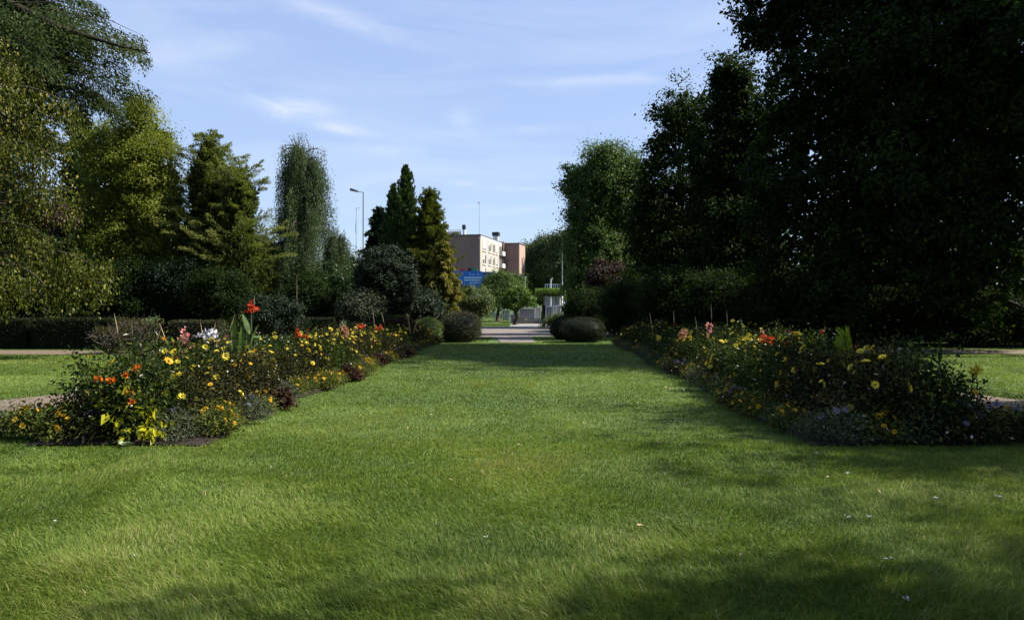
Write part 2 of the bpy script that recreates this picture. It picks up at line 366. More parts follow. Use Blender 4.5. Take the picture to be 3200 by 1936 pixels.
def limbs(tm,base,h0,cens,rg,r0,n=10,trunk_top=None,lean=0):
    """trunk plus limbs that run to leaf clumps"""
    base=np.array(base,float); top=np.array(trunk_top if trunk_top is not None else cens.mean(0)+[0,0,0.3*np.ptp(cens[:,2])],float)
    K=9; t=np.linspace(0,1,K)[:,None]; mid=base*(1-t)+top*t+np.c_[rg.normal(0,.06,K),rg.normal(0,.06,K),np.zeros(K)]*np.sin(t*PI)
    rad=r0*(1-.82*t[:,0]); rad[0]*=1.35; tm.tube(mid,rad,9)
    for c in cens[rg.choice(len(cens),min(n,len(cens)),replace=False)]:
        s=np.clip((c[2]-h0-base[2])/(top[2]-base[2]+.01)*.75+rg.uniform(-.1,.05),h0/max(top[2]-base[2],.1)*.7,.92); s=float(np.clip(s,.12,.92))
        a=base*(1-s)+top*s; u=np.linspace(0,1,6)[:,None]
        m_=a*(1-u)+c*u+np.array([0,0,1])*np.sin(u*PI)*.12*np.linalg.norm(c-a)+rg.normal(0,.04,(6,3))*u*(1-u)*4
        tm.tube(m_,np.linspace(r0*(.45*(1-s)+.1),.012,6),5)
def broadleaf(name,label,cat,base,lobes,ncl,clr,per,Ls,Ws,mat,seed,r0=.2,nl=14,bark='bark',group=None,**kw):
    rg=np.random.default_rng(seed); base=np.array([base[0],base[1],0.])
    root=empty(name,base); tag(root,label,cat,group)
    lb=[(c-base,r) for c,r in lobes]
    mb=MB(); cens=crown(mb,lb,ncl,clr,per,Ls,Ws,rg,**kw)
    mb.build('crown',M[mat] if isinstance(mat,str) else mat,root)
    tm=MB(); zc=min(c[2]-r[2] for c,r in lb)
    limbs(tm,(0,0,-.05),max(.3,zc),cens,rg,r0,nl); tm.build('trunk',M[bark],root,smooth=True)
    return root
def conifer(name,label,base,h,prof,mat,seed,nb=60,per=120,rise=.1,droop=.35,Ls=.2,Ws=.05,z0=.3,r0=.15,lw=.35,cat='conifer tree',hang=.2,bark='bark',group=None,spiky=0.0,core=.25,tone=0.0,wig=.06):
    rg=np.random.default_rng(seed); base=np.array([base[0],base[1],0.])
    root=empty(name,base); tag(root,label,cat,group); mb=MB(); tm=MB()
    K=10; t=np.linspace(0,1,K); pts=np.c_[rg.normal(0,.03,K)*t,rg.normal(0,.03,K)*t,t*h]; tm.tube(pts,r0*(1-t)+.012,7)
    zt=z0+(h-z0)*(np.arange(nb)+rg.random(nb))/nb; az=np.arange(nb)*2.39996+rg.normal(0,.3,nb)
    for z,a in zip(zt,az):
        f=(z-z0)/(h-z0); Lb=prof(f)*rg.uniform(.62,1.15)
        if Lb<.05: Lb=.05
        e=np.array([math.cos(a),math.sin(a),0]); s=np.array([-e[1],e[0],0]); rs=rise+rg.normal(0,.08)+spiky*f
        w1,w2,w3=rg.uniform(0,6,3)
        def pt(u): return np.array([0,0,z])+np.outer(u*Lb,e)+np.outer((rs*u-droop*u*u)*Lb+wig*u*np.sin(u*7+w1),[0,0,1])+np.outer(wig*u*np.sin(u*5+w2),s)
        tm.tube(pt(np.linspace(0,1,5)),np.linspace(max(.008,r0*.28*(1-f)),.004,5),4,cap=False)
        n=max(12,int(per*(.35+Lb/max(prof(0.05),.3))))
        u=rg.random(n)**.75; sd=rg.uniform(-1,1,n)*lw*Lb*(1.05-.8*u)*np.minimum(1,u*4); sd*=rg.random(n)**.3
        p=pt(u)+np.outer(sd,s); p[:,2]-=np.abs(sd)*hang+rg.random(n)*.10*hang*Lb; p+=rg.normal(0,.03,(n,3))
        d=e[None]*.9+np.sign(sd)[:,None]*s*.55+np.array([0,0,-hang])+rg.normal(0,.5,(n,3)); d[:,2]+=rs-2*droop*u
        nr=np.array([0,0,1.])+rg.normal(0,.7,(n,3))
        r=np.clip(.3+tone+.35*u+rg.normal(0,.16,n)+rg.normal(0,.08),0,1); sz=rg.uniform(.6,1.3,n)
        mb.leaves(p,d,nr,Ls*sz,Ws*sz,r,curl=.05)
    # inner foliage close to the trunk
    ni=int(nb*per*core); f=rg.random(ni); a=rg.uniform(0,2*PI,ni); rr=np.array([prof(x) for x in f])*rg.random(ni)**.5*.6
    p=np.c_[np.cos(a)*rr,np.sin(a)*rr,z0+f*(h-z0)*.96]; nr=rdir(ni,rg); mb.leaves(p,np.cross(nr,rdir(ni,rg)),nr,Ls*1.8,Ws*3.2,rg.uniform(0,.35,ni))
    tm.build('trunk',M[bark],root,smooth=True); mb.build('crown',M[mat],root)
    return root
def strands(mb,anc,lens,rg,step,Ls,Ws,sway=.08,spread=.06,m=0,zmin=.05,tv=.12):
    """hanging twigs: small leaves strung along lines that fall from the anchors"""
    n=np.maximum(2,(lens/step).astype(int)); q=np.repeat(np.arange(len(anc)),n)
    k=np.concatenate([np.arange(a) for a in n]); dz=k*step
    sw=rg.normal(0,sway,(len(anc),2)); cur=np.sin(dz*2.1+q)*.03
    p=anc[q].copy(); p[:,0]+=sw[q,0]*dz+cur; p[:,1]+=sw[q,1]*dz; p[:,2]-=dz; p+=rg.normal(0,spread,p.shape)
    d=np.array([0,0,-1.])+rg.normal(0,.45,p.shape); nr=rdir(len(p),rg)+np.array([0,-.2,.3]); tone=rg.normal(0,tv,len(anc))
    r=np.clip(.42+tone[q]+rg.normal(0,.18,len(p)),0,1); ok=p[:,2]>zmin+.25*np.sin(q*1.7); sz=rg.uniform(.6,1.3,len(p))
    mb.leaves(p[ok],d[ok],nr[ok],(Ls*sz)[ok],(Ws*sz)[ok],r[ok],m)
def dome(name,label,cat,base,rx,ry,h,mat,seed,Ls=.045,Ws=.03,n=16000,rough=.03,lump=.05,group=None,sq=2.3,stray=.0,fill=None):
    """clipped bush: a shaped leafy shell round a twiggy core"""
    rg=np.random.default_rng(seed); root=empty(name,(base[0],base[1],0),rg.uniform(0,.3)); tag(root,label,cat,group)
    d=rdir(n,rg); zc=h*.42
    k=(np.abs(d[:,0])**sq+np.abs(d[:,1])**sq+np.abs(d[:,2])**sq)**(-1/sq)
    lm=1+lump*(np.sin(d[:,0]*9+1)*np.sin(d[:,1]*8+2)+np.sin(d[:,2]*7+d[:,0]*5))
    hz=np.where(d[:,2]>0,h-zc,zc)
    p=np.c_[d[:,0]*rx*k*lm,d[:,1]*ry*k*lm,zc+d[:,2]*hz*k*lm]; p*=1
    p+=rg.normal(0,rough,p.shape)+unit(d)*(stray*(rg.random(n)**6))[:,None]
    ok=p[:,2]>.01; p,d=p[ok],d[ok]; nr=unit(d+rg.normal(0,.65,d.shape)); dr=np.cross(nr,rdir(len(p),rg))+d*.4
    tone=.15*np.sin(d[:,0]*11)*np.sin(d[:,2]*9+3)
    mb=MB(); mb.leaves(p,dr,nr,Ls*rg.uniform(.6,1.3,len(p)),Ws*rg.uniform(.6,1.3,len(p)),np.clip(.42+tone+rg.normal(0,.2,len(p)),0,1))
    U,V=np.meshgrid(np.linspace(0,2*PI,25)[:-1],np.linspace(-.5*PI,.5*PI,13)); dd=np.stack([np.cos(U)*np.cos(V),np.sin(U)*np.cos(V),np.sin(V)],-1).reshape(-1,3)
    k=(np.abs(dd)**sq).sum(1)**(-1/sq)*.88; pc=np.c_[dd[:,0]*rx*k,dd[:,1]*ry*k,zc+dd[:,2]*np.where(dd[:,2]>0,h-zc,zc)*k]
    f=[[r*24+c,r*24+(c+1)%24,(r+1)*24+(c+1)%24,(r+1)*24+c] for r in range(12) for c in range(24)]
    mb.add(pc,f,.05); mb.build('foliage',M[mat],root)
    tm=MB()
    for a in np.linspace(0,5,4): tm.tube([(math.cos(a)*.1,math.sin(a)*.1,-.03),(math.cos(a)*rx*.4,math.sin(a)*ry*.4,h*.5)],[.03,.012],5)
    tm.build('stem',M['bark'],root)
    return root
def hedge(label,x0,x1,y0,y1,h,seed,mat='hedge',rot=0,dens=1500,Ls=.05,lump=.03,bare=0.0):
    rg=np.random.default_rng(seed); cx,cy=(x0+x1)/2,(y0+y1)/2; a,b=(x1-x0)/2,(y1-y0)/2
    root=empty('hedge',(cx,cy,0),rot); tag(root,label,'hedge','clipped hedges'); mb=MB()
    faces=[((-a,-b,0),(2*a,0,0),(0,0,h),(0,-1,0)),((-a,b,0),(2*a,0,0),(0,0,h),(0,1,0)),((-a,-b,0),(0,2*b,0),(0,0,h),(-1,0,0)),((a,-b,0),(0,2*b,0),(0,0,h),(1,0,0)),((-a,-b,h),(2*a,0,0),(0,2*b,0),(0,0,1))]
    for o,u,v,nn in faces:
        A=np.linalg.norm(u)*np.linalg.norm(v); n=int(A*dens); s,t=rg.random((2,n)); p=np.array(o)+np.outer(s,u)+np.outer(t,v); nn=np.array(nn,float)
        w=lump*2*(fbm(p[:,0]*1.7+seed,p[:,2]*2+p[:,1]*1.3,3)-.5); rr=.06*(np.clip(p[:,2]/h,0,1)**8)
        p=p+nn*(w-rr*(abs(nn[2])<.5))[:,None]+rg.normal(0,.02,p.shape); nr=unit(nn+rg.normal(0,.6,p.shape))
        mb.leaves(p,np.cross(nr,rdir(n,rg))+nn*.4,nr,Ls*rg.uniform(.6,1.3,n),Ls*.6,np.clip(.4+rg.normal(0,.2,n)+w*3,0,1))
    mb.box((-a+.05,-b+.05,.02),(a-.05,b-.05,h-.05),r=.05)
    mb.build('foliage',M[mat],root)
    return root

# ------------------------------------------------------------------ LEFT TREES
def leftcedar():
    return conifer('cedar_tree','large blue green cedar with sweeping layered branches in the top left corner',P(-150,0,26),20,lambda f:2.2+(4.6*math.exp(-((f-.5)/.17)**2))*(1-.25*f),'cedar',11,nb=430,per=640,rise=.1,droop=.24,Ls=.12,Ws=.045,z0=2.5,r0=.42,lw=.34,hang=.75,wig=.22,core=.12)
ced=leftcedar()
cb=np.array(ced.location); tb=MB(); pl=[P(-200,-60,23.8),P(-60,-30,24),P(60,25,24.3),P(180,85,24.6),P(290,118,25),P(390,150,25.3)]
tb.tube([p-cb for p in pl],[.2,.17,.14,.11,.07,.035],7); M['bark_dark']=surf('bark_dark',(.015,.012,.008),(.04,.033,.024),scale=6,bump=.8,spec=.1,stretch=(1,1,.25)); tb.build('limb',M['bark_dark'],ced,smooth=True)
tb=MB(); pl=[P(385,148,25.3),P(410,152,25.3),P(430,158,25.3),P(450,161,25.4),P(471,166,25.4)]; tb.tube([p-cb for p in pl],[.035,.03,.028,.022,.012],5)
for p in pl[1:4]: tb.tube([p-cb+[0,0,.01],p-cb+[.02,0,.05],p-cb+[.02,0,.11]],[.03,.045,.01],6)
tb.build('twig',M['bark_dark'],ced)
def hanging():
    rg=np.random.default_rng(12); base=np.array([P(20,0,22)[0]-.9,22,0]); root=empty('drooping_tree',base)
    tag(root,'tall drooping tree with glossy yellow green leaves at the left edge','tree'); mb=MB(); tm=MB()
    tm.tube([(0,0,-.05),(.1,0,3),(0,.1,6),(.1,0,9.5)],[.3,.22,.14,.04],9)
    arcs=[]
    for z,a,Lb in [(9.8,0,1.0),(9.2,.6,1.5),(8.8,-.5,2.1),(8.2,.1,2.5),(7.6,-1.0,2.6),(7.2,.5,2.3),(6.4,-.3,3.0),(6,-1.4,2.6),(5.6,.2,2.6),(5.2,-.8,2.2),(4.9,.3,1.5),(4.2,-.2,2.4),(3.6,-1.2,3.0),(3.0,.1,2.9),(2.9,-.45,3.2),(3.3,-.05,3.9),(2.6,-.7,2.6),(9,3,2.5),(7.5,2.5,2.5),(6,3.5,2.8),(4.5,2.8,2.8),(3,3.3,3),(5,-1.9,3),(7,-2.0,2.6),(3.4,-1.8,3)]:
        e=np.array([math.cos(a),math.sin(a),0]); u=np.linspace(0,1,8)
        pts=np.array([0,0,z-.6])+np.outer(u*Lb,e)+np.outer((.55*u-.62*u*u)*Lb,[0,0,1]); tm.tube(pts,np.linspace(.06,.012,8),5,cap=False)
        n=int(38*Lb); uu=rg.choice(rg.random(max(3,int(Lb*3.2)))**.6,n)+rg.normal(0,.03,n); q=np.array([0,0,z-.6])+np.outer(uu*Lb,e)+np.outer((.55*uu-.62*uu*uu)*Lb,[0,0,1])
        s=np.array([-e[1],e[0],0]); q+=np.outer(rg.choice(rg.normal(0,.32,7),n)*Lb*.4,s)+rg.normal(0,.13,(n,3)); arcs.append(q)
    A=np.concatenate(arcs); strands(mb,A,rg.uniform(.3,1.6,len(A)),rg,.06,.1,.06,sway=.12,spread=.09,zmin=1.35,tv=.2)
    tm.build('trunk',M['bark'],root,smooth=True); mb.build('crown',M['beech'],root)
hanging()
conifer('fir_tree','dark blue green conifer standing behind the drooping tree on the left',P(250,0,38),11.5,lambda f:3.0*(1-f)**.8+.15,'bluecon',13,nb=100,per=190,rise=.15,droop=.3,Ls=.2,Ws=.06,r0=.22,hang=.35)
broadleaf('maple_tree','tall yellow green tree with feathery top, behind the hedges on the left',"tree",P(420,0,32.5),
  lobes_px([(440,420,32.5,75,110),(470,560,32,100,150),(380,600,33,120,170),(330,470,34,80,100),(500,700,31.5,75,110),(430,760,32,120,110),(300,720,33.5,90,120),(520,620,32,60,100),(420,330,33,30,42),(510,440,32.6,35,40)]),760,.42,150,.085,.05,'yellowgreen',14,r0=.28,nl=22,droop=.4,jag=.07,edge=.7)
broadleaf('copper_shrub','small copper leaved tree beside the drooping tree','small tree',P(140,0,28),lobes_px([(135,655,28,75,42),(100,690,28,60,35),(190,680,28.3,50,25)]),110,.3,80,.06,.04,'copper',15,r0=.08,nl=10)
conifer('yew_tree','low dark conifer with drooping tips, under the copper leaved tree',P(215,0,28.5),4.0,lambda f:1.5*(1-f)**.5*(.6+.4*math.sin(f*9)),'cedar',16,nb=60,per=140,rise=.05,droop=.35,Ls=.12,Ws=.04,r0=.12,hang=.4)
conifer('larch_tree','olive brown conifer with spiky open top, left of the weeping conifer',P(655,0,32),8.6,lambda f:(2.9*(1-f)**.6+.3)*(.85+.2*math.sin(f*17)),'browncon',17,nb=190,per=430,rise=.3,droop=.22,Ls=.1,Ws=.032,r0=.18,wig=.14,spiky=.6,hang=.25,tone=.05)
conifer('larch_tree','lower olive conifer with wiry branches reaching right towards the weeping conifer',P(750,0,31),6.9,lambda f:(2.6*(1-f)**.5+.2)*(.8+.3*math.sin(f*13+2)),'browncon',18,nb=150,per=380,rise=.45,droop=.15,Ls=.1,Ws=.03,r0=.14,wig=.14,spiky=.6,hang=.2,tone=.08)
def weeping(px,Y,h,w,wl,seed,label,n=900):
    rg=np.random.default_rng(seed); base=np.array([P(px,0,Y)[0],Y,0]); root=empty('weeping_conifer',base); tag(root,label,'conifer tree'); mb=MB(); tm=MB()
    K=8; t=np.linspace(0,1,K); tm.tube(np.c_[.12*np.sin(t*5),.1*np.cos(t*4),t*h*.9],.16*(1-t)+.02,7)
    arcs=[]
    for i in range(120):
        f=rg.random(); z=h*(.2+.8*f**.58); a=rg.uniform(0,2*PI); Lb=(w*(1-.12*f)+ (wl-w)*(1-f)**3.2)*rg.uniform(.75,1.1); e=np.array([math.cos(a),math.sin(a),0]); u=np.linspace(0,1,7)
        pf=lambda u: np.array([0,0,z-.45])+np.outer(u*Lb,e)+np.outer((.95*u-.85*u*u)*Lb,[0,0,1])
        tm.tube(pf(u),np.linspace(.035,.008,7),4,cap=False); m_=int(n/120); uu=rg.uniform(.02,1.05,m_); q=pf(uu)+rg.normal(0,.09,(m_,3)); arcs.append(q)
        if f>.86:  # wild leaders on the top
            tp=pf(np.array([rg.uniform(.2,.9)]))[0]; L3=rg.uniform(.25,.7)*w; e3=e*rg.uniform(-.3,.6); tt=np.linspace(0,1,5)[:,None]; pl=tp+tt*e3*L3+tt*np.array([0,0,L3])-tt**3*np.array([0,0,.25*L3]); tm.tube(pl,np.linspace(.018,.005,5),4); nl_=40; k3=rg.random(nl_)[:,None]; pp=tp+k3*e3*L3+k3*np.array([0,0,L3])+rg.normal(0,.02,(nl_,3)); mb.leaves(pp,e3+rg.normal(0,.6,(nl_,3)),rdir(nl_,rg),.07,.025,rg.random(nl_))
    A=np.concatenate(arcs); strands(mb,A,rg.uniform(.5,2.4,len(A))*np.clip(A[:,2]/h*1.3,.3,1),rg,.045,.085,.03,sway=.05,spread=.05)
    tm.build('trunk',M['bark'],root,smooth=True); mb.build('crown',M['weep'],root)
weeping(950,33,8.6,1.1,2.3,19,'tall weeping conifer, narrow and flat topped with hanging grey green curtains',4400)
weeping(1052,33.6,4.9,.55,1.1,20,'short weeping conifer joined to the right side of the tall one',1700)
weeping(845,34,4.7,.4,.8,21,'thin weeping conifer just left of the tall flat topped one',800)
conifer('spruce_tree','dark spruce behind the big rounded evergreen bush',P(1185,0,42),6.9,lambda f:2.1*(1-f)**.65+.1,'bluecon',22,nb=110,per=260,rise=.15,droop=.2,Ls=.14,Ws=.05,r0=.14)
def cyp(px,Y,h,w,seed,label):
    conifer('cypress_tree',label,P(px,0,Y),h,lambda f:w*min(1,(1-f)*1.9+.02)**.85*(.92+.08*math.sin(f*31)),'cypress',seed,nb=190,per=130,rise=1.6,droop=-.2,Ls=.13,Ws=.055,z0=.2,r0=.15,lw=.6,hang=-.8,core=.4,group='pair of columnar cypresses')
cyp(1268,38,8.35,1.0,23,'taller bright green columnar cypress of the pair')
cyp(1229,38.6,7.5,.78,24,'shorter dark columnar cypress leaning against the taller one')
conifer('false_cypress','feathery olive green conifer between the cypresses and the building',P(1342,0,37),7.0,lambda f:1.95*(1-f)**.6+.12,'olive',25,nb=190,per=380,rise=.4,droop=.2,Ls=.1,Ws=.035,r0=.12,spiky=.5,wig=.12,hang=.15,tone=-.15)
conifer('golden_conifer','golden brown conifer with layered drooping fans, in front of the building',P(1382,0,34.5),4.4,lambda f:(1.4*(1-f)**.45)*(.85+.2*math.sin(f*15)),'gold',26,nb=130,per=330,rise=.1,droop=.45,Ls=.12,Ws=.045,r0=.13,hang=.55,tone=.0)
broadleaf('holly_bush','big rounded dark evergreen bush with pale glinting leaves','bush',P(1205,0,29.5),lobes_px([(1205,880,29.5,98,108),(1150,900,29.3,45,80),(1255,905,29.3,45,85),(1205,840,29.5,70,72)]),420,.2,90,.065,.042,'holly',27,r0=.14,nl=14,jag=.03,edge=.8,inner=.2)
broadleaf('camellia_shrub','mid green shrub tucked left of the big rounded bush','shrub',P(1060,0,31),lobes_px([(1065,900,31,55,90),(1030,930,31,40,70),(1100,870,32,35,70)]),200,.25,80,.06,.035,'green',28,r0=.08)
broadleaf('viburnum_shrub','pale green arching shrub beside the round clipped bush','shrub',P(1475,0,41),lobes_px([(1480,938,41,50,42),(1450,928,41,34,34),(1510,945,41,30,38),(1480,965,41.5,55,35)]),190,.3,80,.09,.05,'lightshrub',29,r0=.09,droop=.5)
# dark evergreen understory and background trees
for k,(px,py,Y,rx,ry,mat,lab) in enumerate([
  (60,930,29,110,75,'bluecon','dark shrub under the drooping tree at the far left'),
  (400,900,30,120,110,'darkleaf','dark evergreen shrub below the yellow green tree'),
  (560,900,30,90,95,'bluecon','shadowy shrub between the yellow green tree and the olive conifer'),
  (690,915,29,85,80,'darkleaf','dark shrub at the foot of the olive conifers'),
  (960,930,30,70,65,'darkleaf','dark shrub at the foot of the tall weeping conifer'),
  (1130,955,28.5,55,40,'grey','small grey leaved shrub left of the big rounded bush'),
  (1325,960,31,45,45,'holly','dark shrub between the rounded bush and the golden conifer')]):
    broadleaf('evergreen_shrub',lab,'shrub',P(px,0,Y),lobes_px([(px,py,Y,rx,ry),(px-rx*.5,py+ry*.3,Y,rx*.5,ry*.6),(px+rx*.5,py+ry*.2,Y+.4,rx*.5,ry*.7),(px,H0+EYE*F/Y-30,Y,rx*.95,38)]),300,.35,75,.09,.05,mat,40+k,r0=.08,nl=8)
for k,(px,py,Y,rx,ry,lab) in enumerate([
  (120,760,46,130,160,'deep green tree far behind the drooping tree'),(640,820,46,110,130,'background tree behind the olive conifers'),
  (880,850,48,120,100,'background tree behind the thin weeping conifer'),(1090,880,50,100,75,'low background tree seen behind the lamp post'),
  (-60,600,40,120,240,'deep green tree beyond the left edge')]):
    broadleaf('woodland_tree',lab,'tree',P(px,0,Y),lobes_px([(px,py,Y,rx,ry),(px-rx*.5,py+40,Y,rx*.6,ry*.8),(px+rx*.5,py+30,Y,rx*.6,ry*.8)]),330,.7,60,.16,.1,'darkleaf',60+k,r0=.2,group='trees behind the left planting')
# laurel near the canna
broadleaf('laurel_bush','rounded green bush behind the tall red canna','bush',P(860,0,23),lobes_px([(830,965,23,62,58),(905,985,23,48,50),(800,990,23,45,45),(870,1000,23,70,45)]),260,.16,70,.05,.032,'holly',31,r0=.06,nl=10,inner=.25)

# bare twiggy shrub row behind the left bed
def twigs(px,py,Y,w,h,seed,label):
    rg=np.random.default_rng(seed); b=P(px,0,Y); root=empty('twiggy_shrub',(b[0],Y,0)); tag(root,label,'shrub'); tm=MB(); mb=MB()
    for i in range(60):
        a=rg.uniform(0,2*PI); r=rg.random()*w; t=np.array([math.cos(a)*r,math.sin(a)*r*.6,h*rg.uniform(.6,1)]); s=t*np.array([.3,.3,0]); m=(s+t)/2+rg.normal(0,.08,3)
        tm.tube([s,m,t],[.012,.009,.004],4,cap=False)
        for _ in range(3):
            e=t+rg.normal(0,.22,3)-[0,0,.1]; tm.tube([m,(m+e)/2+rg.normal(0,.03,3),e],[.007,.005,.003],3,cap=False)
    n=2600; a=rg.uniform(0,2*PI,n); r=w*rg.random(n)**.5; p=np.c_[np.cos(a)*r,np.sin(a)*r*.6,h*rg.uniform(.1,.95,n)]
    nr=rdir(n,rg); mb.leaves(p,np.cross(nr,rdir(n,rg)),nr,.045,.028,rg.random(n))
    tm.build('branches',M['bark_grey'],root); mb.build('foliage',M['bronze'],root)
twigs(430,0,24,.85,1.15,71,'bare twiggy shrub beside the long left hedge')
twigs(350,0,23.5,.6,.9,72,'low twiggy shrub at the right end of the long left hedge')
# hedges
hedge('short clipped hedge block at the far left edge of the picture',-18.6,-16.75,26.2,27.3,1.0,81,dens=1300)
hedge('long dark clipped hedge along the left gravel path',-16.5,-13.3,26.0,27.0,1.02,82,dens=1300)
hedge('olive clipped hedge seen between dry stalks and the white flower',-11.6,-9.9,25.6,26.5,.95,83,mat='box',dens=1300)
hedge('dark low hedge between the laurel bush and the far bed flowers',-7.6,-6.4,27.2,28.0,1.02,84,dens=1500)
hedge('flat topped low hedge in front of the big rounded bush',-5.35,-3.95,28.4,29.2,1.08,85,mat='cypress',dens=1500)
# clipped bushes
dome('clipped_bush','round brownish clipped bush at the far end of the left bed','bush',(P(1432,0,31)[0],31.2),.88,.85,1.16,'box',91,n=15000,stray=.12)
dome('clipped_bush','small grey green clipped dome before the round brownish bush','bush',(P(1330,0,29.6)[0],30.0),.55,.5,.92,'lightshrub',92,n=9000,stray=.1)
dome('clipped_bush','salmon tinted low dome of dry blooms at the far end of the left bed','bush',(P(1235,0,27)[0],28.2),.62,.5,.98,'wine',93,n=9000,stray=.1)
dome('clipped_bush','smooth dark clipped mound at the far end of the right bed','bush',(P(1818,0,31)[0],30.9),.9,.8,.98,'hedge',94,n=22000,Ls=.03,Ws=.02,rough=.015,lump=.015,sq=2.6)
dome('clipped_bush','second dark clipped mound half hidden behind the smooth one','bush',(P(1780,0,33)[0],33),.8,.7,1.0,'hedge',95,n=14000,Ls=.035,lump=.03)

# ------------------------------------------------------------------ CENTRE VEGETATION
broadleaf('small_tree','bushy grey green tree in front of the building','tree',P(1555,0,63),lobes_px([(1555,905,63,52,50),(1525,925,63,33,35),(1600,915,64,36,40),(1575,885,63,35,28),(1620,885,66,20,25)]),330,.5,80,.13,.075,'lightree',101,r0=.16,nl=14,jag=.1)
broadleaf('small_tree','low bright green standard tree on a single dark trunk at the crossing','tree',P(1609,0,54.5),lobes_px([(1612,932,54.5,38,33),(1652,938,54.5,26,24),(1584,945,54.5,24,22),(1625,915,54.5,26,18)]),115,.26,80,.1,.06,'lime',102,r0=.16,nl=12)
def treeline():
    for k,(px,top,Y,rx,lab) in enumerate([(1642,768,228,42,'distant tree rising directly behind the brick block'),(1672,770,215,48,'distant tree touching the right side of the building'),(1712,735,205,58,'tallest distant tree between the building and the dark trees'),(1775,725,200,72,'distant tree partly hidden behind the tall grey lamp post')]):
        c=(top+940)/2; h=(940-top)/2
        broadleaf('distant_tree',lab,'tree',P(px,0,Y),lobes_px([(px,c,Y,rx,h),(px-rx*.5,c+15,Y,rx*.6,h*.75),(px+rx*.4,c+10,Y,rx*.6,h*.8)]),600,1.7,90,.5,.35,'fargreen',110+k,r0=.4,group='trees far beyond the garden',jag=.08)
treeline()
for k,(px,Y,w,h,mat,lab) in enumerate([(1760,43,1.1,1.0,'lightshrub','pale spiky shrub behind the right clipped mounds'),(1600,72,4.0,.7,'green','low green hedge plants under the white wall'),(1690,66,1.2,.8,'lime','bright low shrub beside the notice posts')]):
    b=P(px,0,Y); broadleaf('low_shrub',lab,'shrub',b,[(np.array([b[0],Y,h*.5]),np.array([w,w*.5,h*.5]))],130,.25,60,.09,.03,mat,120+k,r0=.04,nl=6,zmin=.02)

# ------------------------------------------------------------------ RIGHT TREES
broadleaf('plane_tree','light green tree at the left end of the right tree row','tree',P(1890,0,48),
  lobes_px([(1895,560,48,95,115),(1835,640,48,70,120),(1945,650,49,85,140),(1820,760,48,55,110),(1880,790,48,90,130),(1960,800,48,80,130),(1850,890,47,80,60),(1790,560,48,30,50),(1985,570,48,50,90),(2000,700,48.5,60,120)]),900,.55,130,.14,.09,'lightree',130,r0=.3,nl=20,jag=.08,edge=.7)
broadleaf('lime_tree','tall loose crowned tree with sky showing through, right of the light green tree','tree',P(2130,0,38),
  lobes_px([(2110,420,38,75,120),(2060,470,38,45,60),(2165,360,38,75,100),(2060,640,38,70,110),(2160,600,38.5,90,150),(2120,780,38,110,110),(2210,720,38,90,140),(2040,820,38,70,80),(2050,350,38,22,30),(2030,570,38,42,110),(2010,700,38,48,120)]),500,.5,95,.14,.095,'midright',131,r0=.3,nl=26,jag=.2,inner=.04)
broadleaf('oak_tree','dark pointed tree standing between the loose crowned tree and the giant tree','tree',P(2290,0,34),
  lobes_px([(2290,300,34,75,120),(2260,250,34,35,70),(2330,450,34,100,170),(2230,520,34,90,150),(2300,680,34,120,170),(2250,840,34,120,120),(2380,830,33,110,120)]),560,.5,110,.14,.095,'darkleaf',132,r0=.3,nl=22,jag=.18,inner=.12)
def giant(px,Y,lst,seed,lab,n=1250,per=120,base=None,Ls=.16,mat='darkleaf',inner=.03,clr=.5,r0=.32):
    broadleaf('giant_tree',lab,'tree',P(px,0,Y) if base is None else base,lobes_px(lst),n,clr,per,Ls,Ls*.65,mat,seed,r0=r0,nl=40,jag=.17,inner=inner,edge=.35)
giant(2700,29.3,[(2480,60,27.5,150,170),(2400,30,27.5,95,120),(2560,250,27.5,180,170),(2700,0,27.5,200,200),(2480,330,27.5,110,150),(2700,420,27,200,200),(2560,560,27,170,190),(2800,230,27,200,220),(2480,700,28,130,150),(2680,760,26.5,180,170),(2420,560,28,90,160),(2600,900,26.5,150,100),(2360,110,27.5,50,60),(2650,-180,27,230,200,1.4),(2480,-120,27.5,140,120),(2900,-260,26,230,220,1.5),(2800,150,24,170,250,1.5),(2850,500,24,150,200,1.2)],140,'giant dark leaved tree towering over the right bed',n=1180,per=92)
giant(3000,29.6,[(2950,60,25,200,220),(3120,200,25,220,250),(2960,380,25,200,220),(3130,560,25,220,250),(2940,700,25,170,200),(3080,820,25,230,180),(3300,400,25,250,400),(2850,560,25,140,200),(3100,-160,24,260,240,1.6),(3200,100,22,260,260,1.3)],141,'huge black shaded tree at the right edge',n=980,per=92)
